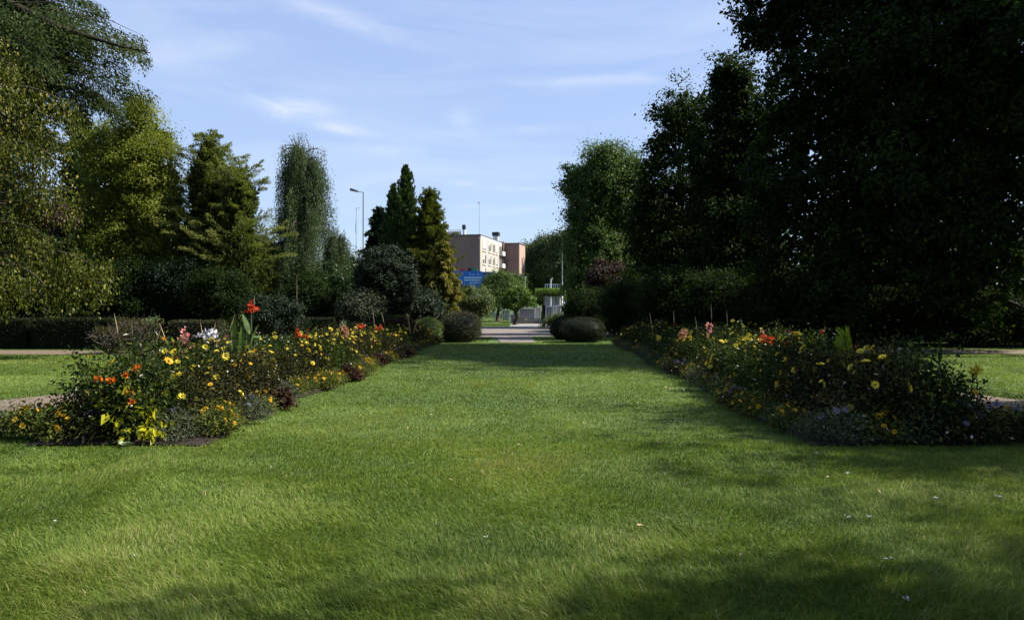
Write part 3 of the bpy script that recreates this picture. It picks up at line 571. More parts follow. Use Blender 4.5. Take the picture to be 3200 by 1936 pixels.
for k,(px,py,Y,rx,ry,mat,lab) in enumerate([
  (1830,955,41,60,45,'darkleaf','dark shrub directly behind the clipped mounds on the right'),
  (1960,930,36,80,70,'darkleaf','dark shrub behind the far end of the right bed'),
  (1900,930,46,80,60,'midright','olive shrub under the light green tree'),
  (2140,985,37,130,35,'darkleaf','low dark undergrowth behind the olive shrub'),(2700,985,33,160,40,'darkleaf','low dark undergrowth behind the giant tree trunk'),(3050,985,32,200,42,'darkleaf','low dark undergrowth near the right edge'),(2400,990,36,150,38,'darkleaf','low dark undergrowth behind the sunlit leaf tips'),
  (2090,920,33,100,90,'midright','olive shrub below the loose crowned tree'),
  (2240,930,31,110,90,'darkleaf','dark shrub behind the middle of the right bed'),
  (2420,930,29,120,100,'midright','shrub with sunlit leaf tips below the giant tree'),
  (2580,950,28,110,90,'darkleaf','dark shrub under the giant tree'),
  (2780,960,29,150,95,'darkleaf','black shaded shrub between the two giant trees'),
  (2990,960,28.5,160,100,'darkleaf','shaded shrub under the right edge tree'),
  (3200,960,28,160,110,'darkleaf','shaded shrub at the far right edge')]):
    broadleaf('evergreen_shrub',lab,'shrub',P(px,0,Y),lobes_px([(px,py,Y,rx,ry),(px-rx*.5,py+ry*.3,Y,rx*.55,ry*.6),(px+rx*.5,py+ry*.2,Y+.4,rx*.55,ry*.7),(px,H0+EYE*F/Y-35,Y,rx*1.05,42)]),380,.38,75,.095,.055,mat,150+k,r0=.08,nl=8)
for k,(x,Y,r,h,lab) in enumerate([(20,40,4.5,7.5,'deep green tree standing behind the giant trees'),(28,33,4.5,8,'dark tree in the second row at the far right'),(13,52,4,8,'dark tree behind the loose crowned tree'),(30,24,4.5,8,'dark tree beyond the right edge')]):
    broadleaf('woodland_tree',lab,'tree',(x,Y),[(np.array([x,Y,h*.55]),np.array([r,r,h*.42])),(np.array([x-1.5,Y,h*.35]),np.array([r*.9,r,h*.32]))],420,.9,70,.2,.13,'darkleaf',170+k,r0=.3,group='trees behind the right planting',inner=.3)
broadleaf('copper_shrub','reddish brown shrub below the light green tree','shrub',P(1890,0,42),lobes_px([(1880,855,42,32,28),(1918,838,42,26,22),(1852,875,42,20,26),(1905,885,42,38,28),(1880,825,42,14,16)]),190,.3,60,.085,.05,'copper',149,r0=.08,nl=8,jag=.25,edge=.4)
# trees just outside the right of the frame, whose shade falls over the lawn
def shade(x,Y,z,rx,ry,rz,seed,lab,ncl=230):
    broadleaf('shade_tree',lab,'tree',(x,Y),[(np.array([x,Y,z]),np.array([rx,ry,rz])),(np.array([x+.8,Y-.4,z-1.2]),np.array([rx*.8,ry*.8,rz*.8])),(np.array([x-.6,Y+.5,z+.8]),np.array([rx*.7,ry*.7,rz*.7]))],ncl,.6,90,.12,.08,'darkleaf',seed,r0=.22,nl=16,jag=.2,inner=.1)
shade(15.9,9.8,8.6,3.9,3.9,3.5,180,'park tree beside the lawn, right of the picture',620)
shade(18.7,22.6,14.6,4.4,4.6,5.6,182,'tall park tree just outside the right edge of the picture',1100)
shade(13.6,2.15,9.0,5.0,3.0,3.4,181,'park tree near the camera, right of the picture',760)

# ------------------------------------------------------------------ BUILDINGS, FAR THINGS
M['mauve']=brick('mauve_wall',(.19,.115,.115),(.205,.125,.125),(.175,.105,.107),1.0)
M['cream']=surf('cream_render',(.36,.31,.26),(.42,.37,.32),scale=.5,bump=.05)
M['brickred']=brick('red_brick',(.165,.1,.095),(.2,.12,.112),(.15,.095,.09),1.6)
M['pinkwall']=surf('pink_wall',(.36,.25,.21),(.42,.3,.25),scale=.8,bump=.05)
M['roofgrey']=plain('roof_felt',(.12,.11,.11)); M['whitep']=plain('white_paint',(.72,.74,.77)); M['frame']=plain('window_frame',(.75,.73,.7))
M['metal']=surf('galvanised_metal',(.3,.31,.32),(.4,.41,.42),scale=4,bump=.02,metal=.4,rough=.5); M['dark']=plain('dark_metal',(.03,.03,.035))
M['blue']=surf('blue_panel',(.015,.12,.55),(.02,.15,.62),scale=.7,bump=.02,rough=.5); M['bluep']=plain('pale_blue_lettering',(.4,.62,.85)); M['blued']=plain('grey_blue_panel',(.06,.09,.16))
M['redp']=plain('red_paint',(.4,.03,.03)); M['greenp']=plain('green_paint',(.02,.22,.1)); M['wood']=surf('dark_wood',(.02,.013,.01),(.05,.03,.02),scale=5,bump=.4,stretch=(1,1,.2))
M['curtain']=plain('pale_blind',(.5,.5,.5)); M['greywall']=surf('grey_white_wall',(.25,.26,.29),(.32,.33,.36),scale=2,bump=.05)
def glassmat():
    m,nt,nd,ln=newmat('window_glass'); pb=N(nd,'ShaderNodeBsdfPrincipled'); pb.inputs['Base Color'].default_value=(.1,.11,.12,1); pb.inputs['Roughness'].default_value=.12; pb.inputs['Specular IOR Level'].default_value=.8
    out=N(nd,'ShaderNodeOutputMaterial'); ln.new(pb.outputs[0],out.inputs[0]); return m
M['glass']=glassmat()
def building():
    S=1.545; o=np.array([-4.6*S,110*S,0.]); ex=unit(np.array([.2,.98,0])); ey=unit(np.array([-.98,.2,0]))   # ex along facade, ey to the left
    ax=np.array([ex,ey,[0,0,1]]); zr=1.6+210/F*110*S
    root=empty('apartment_building',o,0); tag(root,'flat roofed apartment block with cream window side and blank mauve gable','building')
    LF=15.3*S
    w=MB(); w.box((.0,.25,0),(LF,20,zr),0,ax); w.build('wall',M['mauve'],root)
    f=MB(); f.box((.02,0,0),(LF-.01,.245,zr-.7),0,ax); f.build('facade',M['cream'],root)
    rf=MB(); rf.box((-.15,-.12,zr+.002),(LF+.1,20.1,zr+.25),0,ax); rf.box((.4,-.05,zr-.68),(LF,.0+.2,zr-.01),1,ax); rf.build('roof',[M['roofgrey'],M['whitep']],root)
    hz=lambda py,t: 1.6+(H0-py)/F*(110*S+.98*t)
    def win(t0,t1,z0,z1,div=1):
        b=MB(); d=-.06
        b.box((t0,d,z0),(t1,d+.05,z0+.14),0,ax); b.box((t0,d,z1-.12),(t1,d+.05,z1),0,ax)
        for k in range(div+1):
            t=t0+(t1-t0)*k/div; b.box((max(t0,t-.08),d,z0+.141),(min(t1,t+.08),d+.05,z1-.121),0,ax)
        fr=b.build('window',M['frame'],root)
        p=MB(); p.box((t0+.05,-.025,z0+.08),(t1-.05,-.004,z1-.07),0,ax); 
        if div>1 or R_.random()<.5:
            zz=z1-(z1-z0)*R_.uniform(.25,.8); p.box((t0+.12,-.034,zz),(t0+(t1-t0)*R_.uniform(.5,.98)-.1,-.026,z1-.13),1,ax)
        p.build('pane',[M['glass'],M['curtain']],fr)
        s=MB(); s.box((t0-.1,-.22,z0-.12),(t1+.1,-.002,z0-.002),0,ax); s.build('sill',M['frame'],fr)
    st=3.0; ztop=zr-1.0
    for r in range(5):
        z1=ztop+.15-r*3.05; z0=z1-2.4
        if z0<.5: break
        win(2.2,5.6,z0,z1,3 if r==0 else 2); win(8.0,10.8,z0+.05,z1-.1,2); win(12.6,14.6,z0+.05,z1-.1,1); win(15.8,17.8,z0+.05,z1-.1,1)
    for r in range(4):
        b=MB(); z=ztop-2.3-r*3.05; b.box((19.6,-.9,z),(22.6,-.002,z+.16),0,ax); b.box((19.6,-.9,z+.161),(22.6,-.82,z+1.0),0,ax)
        bb=MB().box((19.8,-.03,z+.17),(22.2,-.004,z+2.2),0,ax); bl=b.build('balcony',M['whitep'],root); bb.build('balcony_door',M['glass'],bl)
    # roof things
    def ch(u,v,w,h,m='dark',nm='chimney'):
        c=MB(); c.box((u-w/2,v-w/2,zr+.251),(u+w/2,v+w/2,zr+.25+h*.6),0,ax); c.box((u-w*.7,v-w*.7,zr+.252+h*.6),(u+w*.7,v+w*.7,zr+.25+h),1,ax); c.build(nm,[M['whitep'],M[m]],root)
    rl=MB()
    for k in range(22):
        v=5.2+k*.36; rl.box((3.0,v,zr+.251),(3.06,v+.05,zr+1.5),0,ax)
    rl.box((2.98,5.1,zr+1.501),(3.08,13.1,zr+1.62),0,ax); rl.box((3.1,5.2,zr+.251),(3.2,13,zr+1.3),1,ax); rl.build('railing',[M['whitep'],M['curtain']],root)
    ch(4.2,12,.7,2.6); ch(4.0,9.3,.9,2.8); ch(4.2,4.9,.5,2.6); ch(LF-3.2,1.0,1.2,2.3)
    an=MB(); an.tube([ex*1.5+ey*.6+[0,0,zr+.2],ex*1.5+ey*.6+[0,0,zr+7.3]],[.07,.04],6); c=ex*1.5+ey*.6+np.array([0,0,zr+7.3]); an.box((-.5,-.12,0),(.5,.12,.3),0,ax,c); an.build('antenna',M['metal'],root)
    # brick wing
    o2=np.array([-1.9*1.0,193.0,0.]); root2=empty('brick_building',o2); tag(root2,'red brown brick tower block just right of the cream facade','building')
    z2=1.6+183/F*193; w=MB(); w.box((0,-3.6,0),(8,0,z2),0,ax); w.box((-1.0,0.01,0),(6,1.2,z2+.5),0,ax); w.build('wall',M['brickred'],root2)
    s=MB(); s.box((.01,-3.85,0),(8.0,-3.605,z2-.1),0,ax); s.build('side_wall',M['pinkwall'],root2)
    r=MB(); r.box((-.15,-3.95,z2+.002),(8.1,.0,z2+.25),0,ax); r.build('roof',M['roofgrey'],root2)
    for z in (z2-7,z2-13):
        q=MB(); q.box((3.2,-3.93,z),(4.2,-3.855,z+3.6),0,ax); q.build('window',M['glass'],root2)
building()
def bluehall():
    Y=100; a=P(1405,847,Y); b=P(1506,847,Y); root=empty('blue_kiosk',(a[0],Y,0)); tag(root,'bright blue boarded hall with pale lettering, in front of the mauve gable','building')
    W=b[0]-a[0]; H=a[2]; m=MB(); m.box((0,0,0),(W,6,H)); m.build('wall',M['blue'],root)
    s=MB(); s.box((W+.005,.6,0),(W+1.6,5.5,H-.05)); s.build('side_panel',M['blued'],root)
    t=MB(); 
    for z,x0,x1,h in [(-.95,1.9,W-.1,.2),(-1.25,1.9,W-.1,.16),(-1.55,2.6,W-.15,.1)]: t.box((x0,-.02,H+z),(x1,-.004,H+z+h))
    t.build('stripe',M['bluep'],root)
    x=2.6
    for g in 'L u . s':
        l=MB()
        if g=='L': l.box((x,-.02,H-.55),(x+.07,-.004,H-.2)); l.box((x+.075,-.02,H-.55),(x+.24,-.004,H-.48))
        if g=='u': l.box((x,-.02,H-.55),(x+.06,-.004,H-.35)); l.box((x+.065,-.02,H-.55),(x+.17,-.004,H-.5)); l.box((x+.175,-.02,H-.55),(x+.23,-.004,H-.35))
        if g=='.': l.box((x,-.02,H-.55),(x+.08,-.004,H-.48))
        if g=='s': l.box((x,-.02,H-.55),(x+.2,-.004,H-.5)); l.box((x+.1,-.02,H-.495),(x+.2,-.004,H-.38)); l.box((x,-.02,H-.375),(x+.2,-.004,H-.33))
        x+=.17
        if l.n: l.build('letter',M['bluep'],root)
    # goods stacked on the roof
    for k,(x,w,h,mt,lab) in enumerate([(1.7,.75,.3,'redp','red crate stacked on the roof of the blue hall'),(2.6,.55,.42,'dark','dark crate between the red and green ones on the blue hall'),(3.25,.7,.4,'greenp','green crate on the roof of the blue hall')]):
        c=MB(); c.box((-w/2,0,0),(w/2,.5,h*.85)); c.box((-w/2-.03,-.03,h*.851),(w/2+.03,.53,h)); c.box((-w/2+.05,-.015,.05),(w/2-.05,-.002,h*.3))
        o=c.build('crate',M[mt],None,loc=(a[0]+x,Y+.4,H+.002)); tag(o,lab,'crate')
bluehall()
def lamp(px,topy,Y,head,label,h2=0):
    b=P(px,0,Y); root=empty('street_lamp',(b[0],Y,0)); tag(root,label,'street lamp'); h=P(px,topy,Y)[2]
    m=MB(); m.tube([(0,0,0),(0,0,h*.5),(0,0,h)],[.09,.06,.035],8); m.tube([(0,0,0),(0,0,.9)],[.13,.12],8); m.build('pole',M['metal'],root,smooth=True)
    a=MB(); a.tube([(0,0,h-.03),(-.3*head,0,h+.02),(-.6*head,0,h+.03)],[.04,.035,.03],6); a.build('arm',M['metal'],root)
    l=MB(); l.add([(-.55*head,-.13,h-.02),(-.55*head,.13,h-.02),(-1.45*head,.17,h+.12),(-1.45*head,-.17,h+.12),(-.55*head,-.09,h+.1),(-.55*head,.09,h+.1),(-1.35*head,.12,h+.32),(-1.35*head,-.12,h+.32)],[[3,2,1,0],[4,5,6,7],[0,1,5,4],[1,2,6,5],[2,3,7,6],[3,0,4,7]]); l.build('lamp_head',M['dark'],root)
lamp(1135,600,62,.75,'grey street lamp with single flat head rising beside the weeping conifer')
lamp(1757,737,90,.55,'tall thin grey lamp post in front of the distant trees')
b=P(1121,655,62); tm=MB(); tm.tube([(0,0,0),(0,0,b[2])],[.03,.02],5); tm.tube([(0,0,b[2]),(.3,0,b[2])],[.02,.02],5); tm.tube([(0,0,b[2]-.9),(-.08,0,b[2]-2)],[.015,.015],4)
tag(tm.build('aerial_mast',M['metal'],None,loc=(b[0],61,0)),'thin aerial mast just left of the street lamp pole','mast')
def pergola():
    Y=60; a=P(1690,0,Y); z=P(0,925,Y)[2]; root=empty('pergola',(P(1720,0,Y)[0],Y,0)); tag(root,'pergola on pale columns topped with flat bright green creeper','pergola')
    for px,w in ((1710,.22),(1747,.2)):
        for dy in (0,2.2):
            c=MB(); x=P(px,0,Y)[0]-P(1720,0,Y)[0]; c.box((x-w*1.3,dy-w*1.3,0),(x+w*1.3,dy+w*1.3,.3)); c.lathe([(w,.301),(w*.9,1.2),(w*.85,z-.15),(w*1.2,z-.06),(w*1.2,z)],(x,dy,0),12); c.build('column',M['greywall'],root,smooth=False)
    bm=MB(); bm.box((-1.05,-.1,z+.002),(1.1,.1,z+.2)); bm.box((-1.05,2.1,z+.002),(1.1,2.3,z+.2))
    for k in range(6): bm.box((-1+k*.4,-.3,z+.202),(-.92+k*.4,2.5,z+.32))
    bm.build('beam',M['wood'],root)
    rg=np.random.default_rng(200); n=9000; p=np.c_[rg.uniform(-1.15,1.25,n),rg.uniform(-.45,2.6,n),z+.12+.5*rg.random(n)]; low=rg.random(n)<.15; p[low,2]-=rg.random(low.sum())*.6
    nr=unit(np.array([0,0,1.2])+rg.normal(0,.6,(n,3))); c=MB(); c.leaves(p,np.cross(nr,rdir(n,rg)),nr,.1,.06,rg.random(n)); c.build('creeper',M['lime'],root)
pergola()
def panel(px0,px1,py0,py1,Y,label,cap=True,grey=True,dep=.25,ribs=0):
    a=P(px0,py0,Y); b=P(px1,py1,Y); z1=a[2]; z0=max(b[2],0); W=b[0]-a[0]
    root=empty('wall_panel',(a[0],Y,z0)); tag(root,label,'wall panel','white walls beyond the crossing'); H=z1-z0
    m=MB(); m.box((.06,.05,0),(W-.06,dep,H-.08)); m.build('panel',M['greywall'],root)
    f=MB(); f.box((0,0,0),(.055,dep+.05,H-.08)); f.box((W-.055,0,0),(W,dep+.05,H-.08)); f.box((-.04,-.04,H-.079),(W+.04,dep+.1,H)); 
    if ribs:
        for k in range(1,ribs): x=W*k/ribs; f.box((x-.02,.02,0),(x+.02,.046,H-.09))
    f.build('frame',M['whitep'],root)
panel(1547,1562,975,1001,68,'small white pier at the left of the white walls')
panel(1570,1592,967,1001,69,'white gate panel between the small pier and the standard tree trunk',ribs=3)
panel(1595,1609,980,1012,60,'low grey wall end just left of the standard tree trunk')
panel(1622,1671,962,996,64,'wide grey white wall panel right of the standard tree trunk')
panel(1672,1690,959,996,64.4,'narrow white panel at the right end of the wide wall panel',ribs=3)
panel(1706,1726,956,986,52,'white board beside the dark posts',ribs=2)
panel(1729,1739,956,984,57,'slatted white panel right of the white board',ribs=3)
panel(1740,1752,953,984,59,'rightmost white panel below the pergola',ribs=2)
w=MB(); a=P(1613,0,58); w.box((0,0,0),(.6,.3,.5)); w.box((-.03,-.03,.501),(.63,.33,.56)); w.box((.3,.31,0),(2.6,.5,.26)); w.box((.28,.29,.261),(2.63,.53,.3))
tag(w.build('low_wall',M['concrete'],None,loc=(a[0],57,0)),'low pale kerb wall at the foot of the wide wall panel','wall')
for k,(px,top,lab) in enumerate([(1699,953,'taller dark wooden post beside the white board'),(1715,987,'shorter dark wooden post under the white board')]):
    Y=50.5+.3*k; b=P(px,top,Y); m=MB(); m.box((-.11,-.11,0),(.11,.11,b[2]-.05)); m.box((-.13,-.13,b[2]-.049),(.13,.13,b[2])); tag(m.build('wooden_post',M['wood'],None,loc=(b[0],Y,0)),lab,'post','dark posts at the crossing')
# far white terrace with railing and curved lamp
a=P(1704,889,92); root=empty('white_terrace',(a[0],92,0)); tag(root,'far white terrace with railings showing above the pergola','terrace'); W=P(1756,0,92)[0]-a[0]
m=MB(); m.box((0,0,0),(W,4,a[2]-.65)); m.build('wall',M['greywall'],root)
m=MB()
for k in range(9): m.box((W*k/8-.03,-.02,a[2]-.649),(W*k/8+.03,.06,a[2]))
m.box((-.05,-.05,a[2]+.002),(W+.05,.1,a[2]+.08)); m.build('railing',M['whitep'],root)
b=P(1721,868,85); m=MB(); m.tube([(0,0,0),(0,0,b[2]-.5),(.08,0,b[2]-.15),(.25,0,b[2])],[.07,.06,.07,.05],7); tag(m.build('curved_lamp',M['whitep'],None,loc=(b[0],85,0)),'short curved white lamp in front of the far terrace','lamp')
b=P(1637,868,95); m=MB(); m.tube([(0,0,0),(0,0,b[2])],[.3,.26],10); m.lathe([(.36,b[2]),(.36,b[2]+.15),(.001,b[2]+.16)],(0,0,0),10); tag(m.build('round_pillar',M['greywall'],None,loc=(b[0],95,0)),'pale round pillar at the foot of the brick tower block','pillar')

# ------------------------------------------------------------------ FLOWER BEDS
def flower_mesh(name,mat,R,np_=9,cone=.25,double=1):
    mb=MB(); rg=np.random.default_rng(5)
    for d in range(double):
        a=np.arange(np_)*2*PI/np_+d*.35; e=np.c_[np.cos(a),np.sin(a),np.full(np_,cone+.45*d)]; n=np.c_[-np.cos(a)*cone,-np.sin(a)*cone,np.ones(np_)]
        mb.leaves(e*R*.12,e,n,R*(1-.3*d),R*.72,rg.random(np_),0,mid=.62,curl=.15)
    mb.lathe([(R*.26,0),(R*.24,R*.14),(R*.001,R*.2)],(0,0,R*.05),8,1)
    return mb.mesh(name,[M[mat],M['eye']])
FL={k:flower_mesh('flower',m,R,n,c,d) for k,(m,R,n,c,d) in dict(yel=('yel',.052,9,.3,2),gol=('gol',.05,8,.3,1),ora=('ora',.05,10,.1,2),red=('red',.05,8,.4,2),sal=('salmon',.05,8,.3,2),purp=('purp',.04,8,.5,2),white=('white',.05,6,.6,1),small=('gol',.028,7,.3,2),pink=('pink',.05,8,.3,2)).items()}
def foliage_mesh(name,mat,R,h,n,Ls,Ws,seed,z0=.04,top=.5,spike=.2,asp=1.0):
    rg=np.random.default_rng(seed); mb=MB(); nc=max(12,n//28); d=rdir(nc,rg); d[:,2]=np.abs(d[:,2])*1.0
    rad=1-.5*rg.random(nc)**1.5; c=np.c_[d[:,0]*R*rad,d[:,1]*R*rad,h*.12+d[:,2]*h*.82*rad*rg.uniform(1-spike,1+spike,nc)]
    c[:nc//5,2]*=.35
    q=np.repeat(np.arange(nc),max(1,n//nc)); m=len(q); off=rg.normal(size=(m,3))*np.array([.09,.09,.08])*(R/.4)
    p=c[q]+off; p[:,2]=np.maximum(p[:,2],z0*rg.uniform(.5,1.5,m)); out=unit(p-np.array([0,0,h*.4])); nr=unit(out*.4+np.array([0,0,.6])+rg.normal(0,.5,(m,3)))
    dr=np.cross(nr,rdir(m,rg))+out*.7+np.array([0,0,-.2]); r=np.clip(.4+rg.normal(0,.14,nc)[q]+rg.normal(0,.17,m),0,.96); r=np.where(rg.random(m)<.012,1,r); sz=rg.uniform(.6,1.35,m)
    mb.leaves(p,dr,nr,Ls*sz,Ws*sz,r)
    me=mb.mesh(name,M[mat]); return me,c
def stem_mesh(c,h,seed,n=14,mat='stem',r=.006):
    rg=np.random.default_rng(seed); mb=MB()
    for t in c[np.argsort(-c[:,2])[:n]]:
        b=t*np.array([.2,.2,0]); mb.tube([b,(b+t)/2+rg.normal(0,.03,3),t+[0,0,.03]],[r*1.4,r*1.1,r*.7],4,cap=False)
    return mb.mesh('stem',M[mat])
KIND={}
def bush_kind(key,mat,R,h,n,Ls,Ws,seed,flowers,nf,cat,fs=(.5,1.25),variants=3,top=.35,asp=1.,spike=.2,stem='stem'):
    vs=[]
    for v in range(variants):
        me,c=foliage_mesh('foliage',mat,R,h,n,Ls,Ws,seed+v*7,spike=spike); st=stem_mesh(c,h,seed+v,mat=stem); rg=np.random.default_rng(seed+v+99)
        fl=[]
        for k in range(nf):
            a=rg.uniform(0,2*PI); el=rg.uniform(top,1.3); d=np.array([math.cos(a)*math.cos(el),math.sin(a)*math.cos(el),math.sin(el)])
            p=np.array([d[0]*R*1.08,d[1]*R*1.08,h*.12+d[2]*h*.92*rg.uniform(.9,1.12)]); fl.append((flowers[rg.integers(len(flowers))],p,(rg.normal(0,.35)+math.cos(el)*-.0,math.cos(el)*1.1+rg.normal(0,.2),a),rg.uniform(*fs)))
        vs.append((me,st,fl))
    KIND[key]=(vs,cat)
bush_kind('dahlia_green','bedgreen',.42,1.0,3400,.062,.034,300,['yel'],8,'flower plant')
bush_kind('dahlia_bronze','bronze',.42,.98,3400,.056,.03,320,['yel','yel','yel','gol'],10,'flower plant')
bush_kind('dahlia_plain','bedgreen',.44,.92,3600,.055,.03,340,['gol'],2,'flower plant')
bush_kind('dark_plain','bronze',.44,.9,3600,.05,.028,350,['yel'],2,'flower plant')
bush_kind('tithonia','bedgreen',.45,1.08,3600,.075,.035,360,['ora'],5,'flower plant',variants=1)
bush_kind('marigold','olive',.24,.27,1300,.04,.02,370,['small'],12,'bedding plant',fs=(.8,1.3),top=.4)
bush_kind('heliotrope','bronze',.24,.3,1200,.045,.02,380,['purp'],7,'bedding plant',fs=(.6,1.0),top=.5)
bush_kind('heuchera','wine',.25,.26,900,.06,.05,390,['purp'],1,'bedding plant',fs=(.5,.7),top=.8)
bush_kind('santolina','grey',.26,.3,1500,.035,.012,400,['purp'],2,'bedding plant',fs=(.5,.8))
bush_kind('coleus','coleus',.24,.46,190,.11,.05,410,['small'],0,'foliage plant',variants=2)
bush_kind('salvia','bedgreen',.38,.95,2600,.06,.025,420,['red'],6,'flower plant')
bush_kind('rose','bedgreen',.38,.95,2600,.05,.03,430,['sal','pink'],6,'flower plant')
ORD='first second third fourth fifth sixth seventh eighth ninth tenth eleventh twelfth thirteenth fourteenth fifteenth sixteenth seventeenth eighteenth nineteenth twentieth twenty-first twenty-second twenty-third twenty-fourth twenty-fifth twenty-sixth twenty-seventh twenty-eighth twenty-ninth thirtieth'.split()
DESC=dict(dahlia_green=('dahlia_plant','leafy dahlia with yellow flowers'),dahlia_bronze=('dahlia_plant','bronze leaved dahlia with yellow flowers'),dahlia_plain=('leafy_perennial','green perennial bush nearly flowerless'),dark_plain=('leafy_perennial','dark purplish bush with few flowers'),
 tithonia=('mexican_sunflower','bush with orange flowers'),marigold=('marigold_plant','low golden marigold clump'),heliotrope=('heliotrope_plant','low dark clump with lilac heads'),heuchera=('heuchera_plant','wine red leafy clump'),santolina=('santolina_plant','low grey feathery clump'),
 coleus=('coleus_plant','bright yellow leaved clump'),salvia=('salvia_plant','bush with red flowers'),rose=('rose_bush','bush with salmon pink flowers'))
def plant(kind,x,y,s,rz,label,group,zs=1.0):
    vs,cat=KIND[kind]; me,st,fl=vs[int(R_.integers(len(vs)))]
    root=empty(DESC[kind][0],(x,y,.05),rz); root.scale=(s,s,s*zs); tag(root,label,cat,group)
    inst('foliage',me,root)
    if y<24: inst('stem',st,root)
    for key,p,rot,fs in fl: inst('flower',FL[key],root,p,(rot[0]+R_.normal(0,.4),rot[1]+R_.normal(0,.4),rot[2]),fs)
    return root
def rowplants(side,rowname,off,kinds,s0,start,end,step,skip=()):
    """one row of the bed from its near end to its far end"""
    y=start; k=0
    while y<end:
        e=(edgeL(y)-off) if side=='left' else (edgeR(y)+off)
        if not any(abs(y-a)<b for a,b in skip):
            kd=kinds[int(R_.integers(len(kinds)))] if not isinstance(kinds,dict) else kinds['f'](y)
            s=s0*(1.0-.012*(y-8.5))*R_.uniform(.88,1.12)
            lab='%s, %s of %s bed, %s from the front'%(DESC[kd][1],rowname,side,ORD[min(k,29)])
            plant(kd,e+R_.normal(0,.05),y+R_.normal(0,.07),s,R_.uniform(0,6.28),lab,'plants of the %s bed, %s'%(side,rowname))
            k+=1
        y+=step*(1+.02*(y-8.5))
def kl(front,back): return {'f':lambda y: (front if y<11.5 else back)[int(R_.integers(len(front if y<11.5 else back)))]}
# left bed
rowplants('left','lawn-side row',.52,['dahlia_bronze','dahlia_bronze','dahlia_green','dark_plain'],.86,9.3,29.3,.72)
rowplants('left','middle row',.98,['dahlia_green','dahlia_bronze','dahlia_bronze','dahlia_plain'],.97,9.0,29.2,.74)
rowplants('left','outer row',1.5,kl(['tithonia','tithonia','dahlia_plain'],['dahlia_green','dahlia_bronze','rose','salvia','dahlia_plain']),.96,9.05,28.8,.78)
rowplants('left','low edging',.11,['marigold','santolina','marigold','heuchera','heliotrope','marigold','santolina','marigold'],1.0,8.95,29.5,.46)
# right bed
rowplants('right','lawn-side row',.52,['dahlia_plain','dark_plain','dahlia_bronze','dahlia_green'],.84,9.2,29.3,.72)
rowplants('right','middle row',1.02,['dahlia_bronze','dahlia_green','dahlia_plain','dark_plain'],1.04,8.95,29.2,.74)
rowplants('right','outer row',1.6,kl(['dahlia_plain','dark_plain'],['dahlia_green','salvia','rose','dahlia_plain','dahlia_plain']),1.1,9.0,28.8,.78)
rowplants('right','low edging',.11,['santolina','heliotrope','marigold','santolina','marigold','santolina'],1.0,8.9,29.5,.46)
# near ends
for k,(x,y,kd,s,lab) in enumerate([
 (-5.1,8.75,'marigold',1.15,'golden low clump at the near left corner of the left bed'),(-5.6,8.9,'marigold',1.25,'spreading golden clump outermost at the left bed corner'),(-6.0,8.95,'santolina',1.1,'dark green grey clump at the outer tip of the left bed'),(-6.3,9.0,'heliotrope',1.0,'low dark clump farthest left beside the left path'),
 (-4.75,8.7,'heliotrope',1.0,'lilac clump in the front edge of the left bed'),(-4.45,8.9,'coleus',1.4,'biggest bright yellow leaved clump at the front of the left bed'),(-4.15,8.66,'coleus',.9,'smaller bright yellow leaved clump at the lawn corner of the left bed'),(-3.85,8.75,'santolina',1.1,'low dark grey clump at the lawn corner of the left bed'),(-5.15,8.95,'dark_plain',.62,'small dark bush at the front of the left bed'),
 (3.75,8.65,'santolina',1.3,'grey feathery clump at the lawn corner of the right bed'),(4.15,8.6,'marigold',1.1,'shaded golden clump at the near end of the right bed'),(4.6,8.62,'santolina',1.2,'second grey clump at the near end of the right bed'),(5.05,8.6,'heliotrope',1.25,'dark clump at the near end of the right bed'),(5.5,8.65,'heliotrope',1.3,'dark clump at the outer near corner of the right bed'),(5.95,8.8,'marigold',1.2,'low clump beyond the outer corner of the right bed'),(4.35,9.1,'coleus',.8,'yellow leaved clump inside the front of the right bed'),(5.3,9.1,'dark_plain',.75,'dark bush at the outer near corner of the right bed')]):
    plant(kd,x,y,s,R_.uniform(0,6),lab,'plants at the near ends of the beds')

# special plants
def paddle(mb,base,az,L_,W_,up,rg,m=0,lean=.35,seg=7):
    e=np.array([math.cos(az),math.sin(az),0]); s=np.array([-e[1],e[0],0]); t=np.linspace(0,1,seg)
    c=np.array(base)+np.outer(t**1.6*lean*L_,e)+np.outer((t-.12*t**3)*L_*up,[0,0,1]); w=W_*np.sin(PI*np.clip(t*.93+.05,0,1))**.7*.5
    l=c-np.outer(w,s)+np.outer(w*.25,e); r=c+np.outer(w,s)+np.outer(w*.25,e)
    v=np.concatenate([l,c,r]); K=seg; i=np.arange(K-1); mb.add(v,np.concatenate([np.stack([i,i+K,i+K+1,i+1],1),np.stack([i+K,i+2*K,i+2*K+1,i+K+1],1)]),rg.uniform(.2,1,2*(K-1)),m)
def cluster(mat,n,rx,rz,R,seed,mb=None):
    rg=np.random.default_rng(seed); mb=mb or MB(); c=rg.normal(0,1,(n,3))*np.array([rx,rx,rz])
    for k in range(n):
        a=np.arange(6)*PI/3+rg.random(); e=np.c_[np.cos(a),np.sin(a),rg.normal(0,.5,6)]; e=e@np.linalg.qr(rg.normal(size=(3,3)))[0]; nr=rdir(6,rg); mb.leaves(np.repeat(c[k][None],6,0),e,nr,R,R*.7,rg.random(6),0,mid=.6)
        mb.tube([(0,0,0),c[k]*.5+[0,0,.01],c[k]],[.003,.0025,.002],3,1,cap=False)
    return mb.mesh('flower_head',[M[mat],M['stem']])
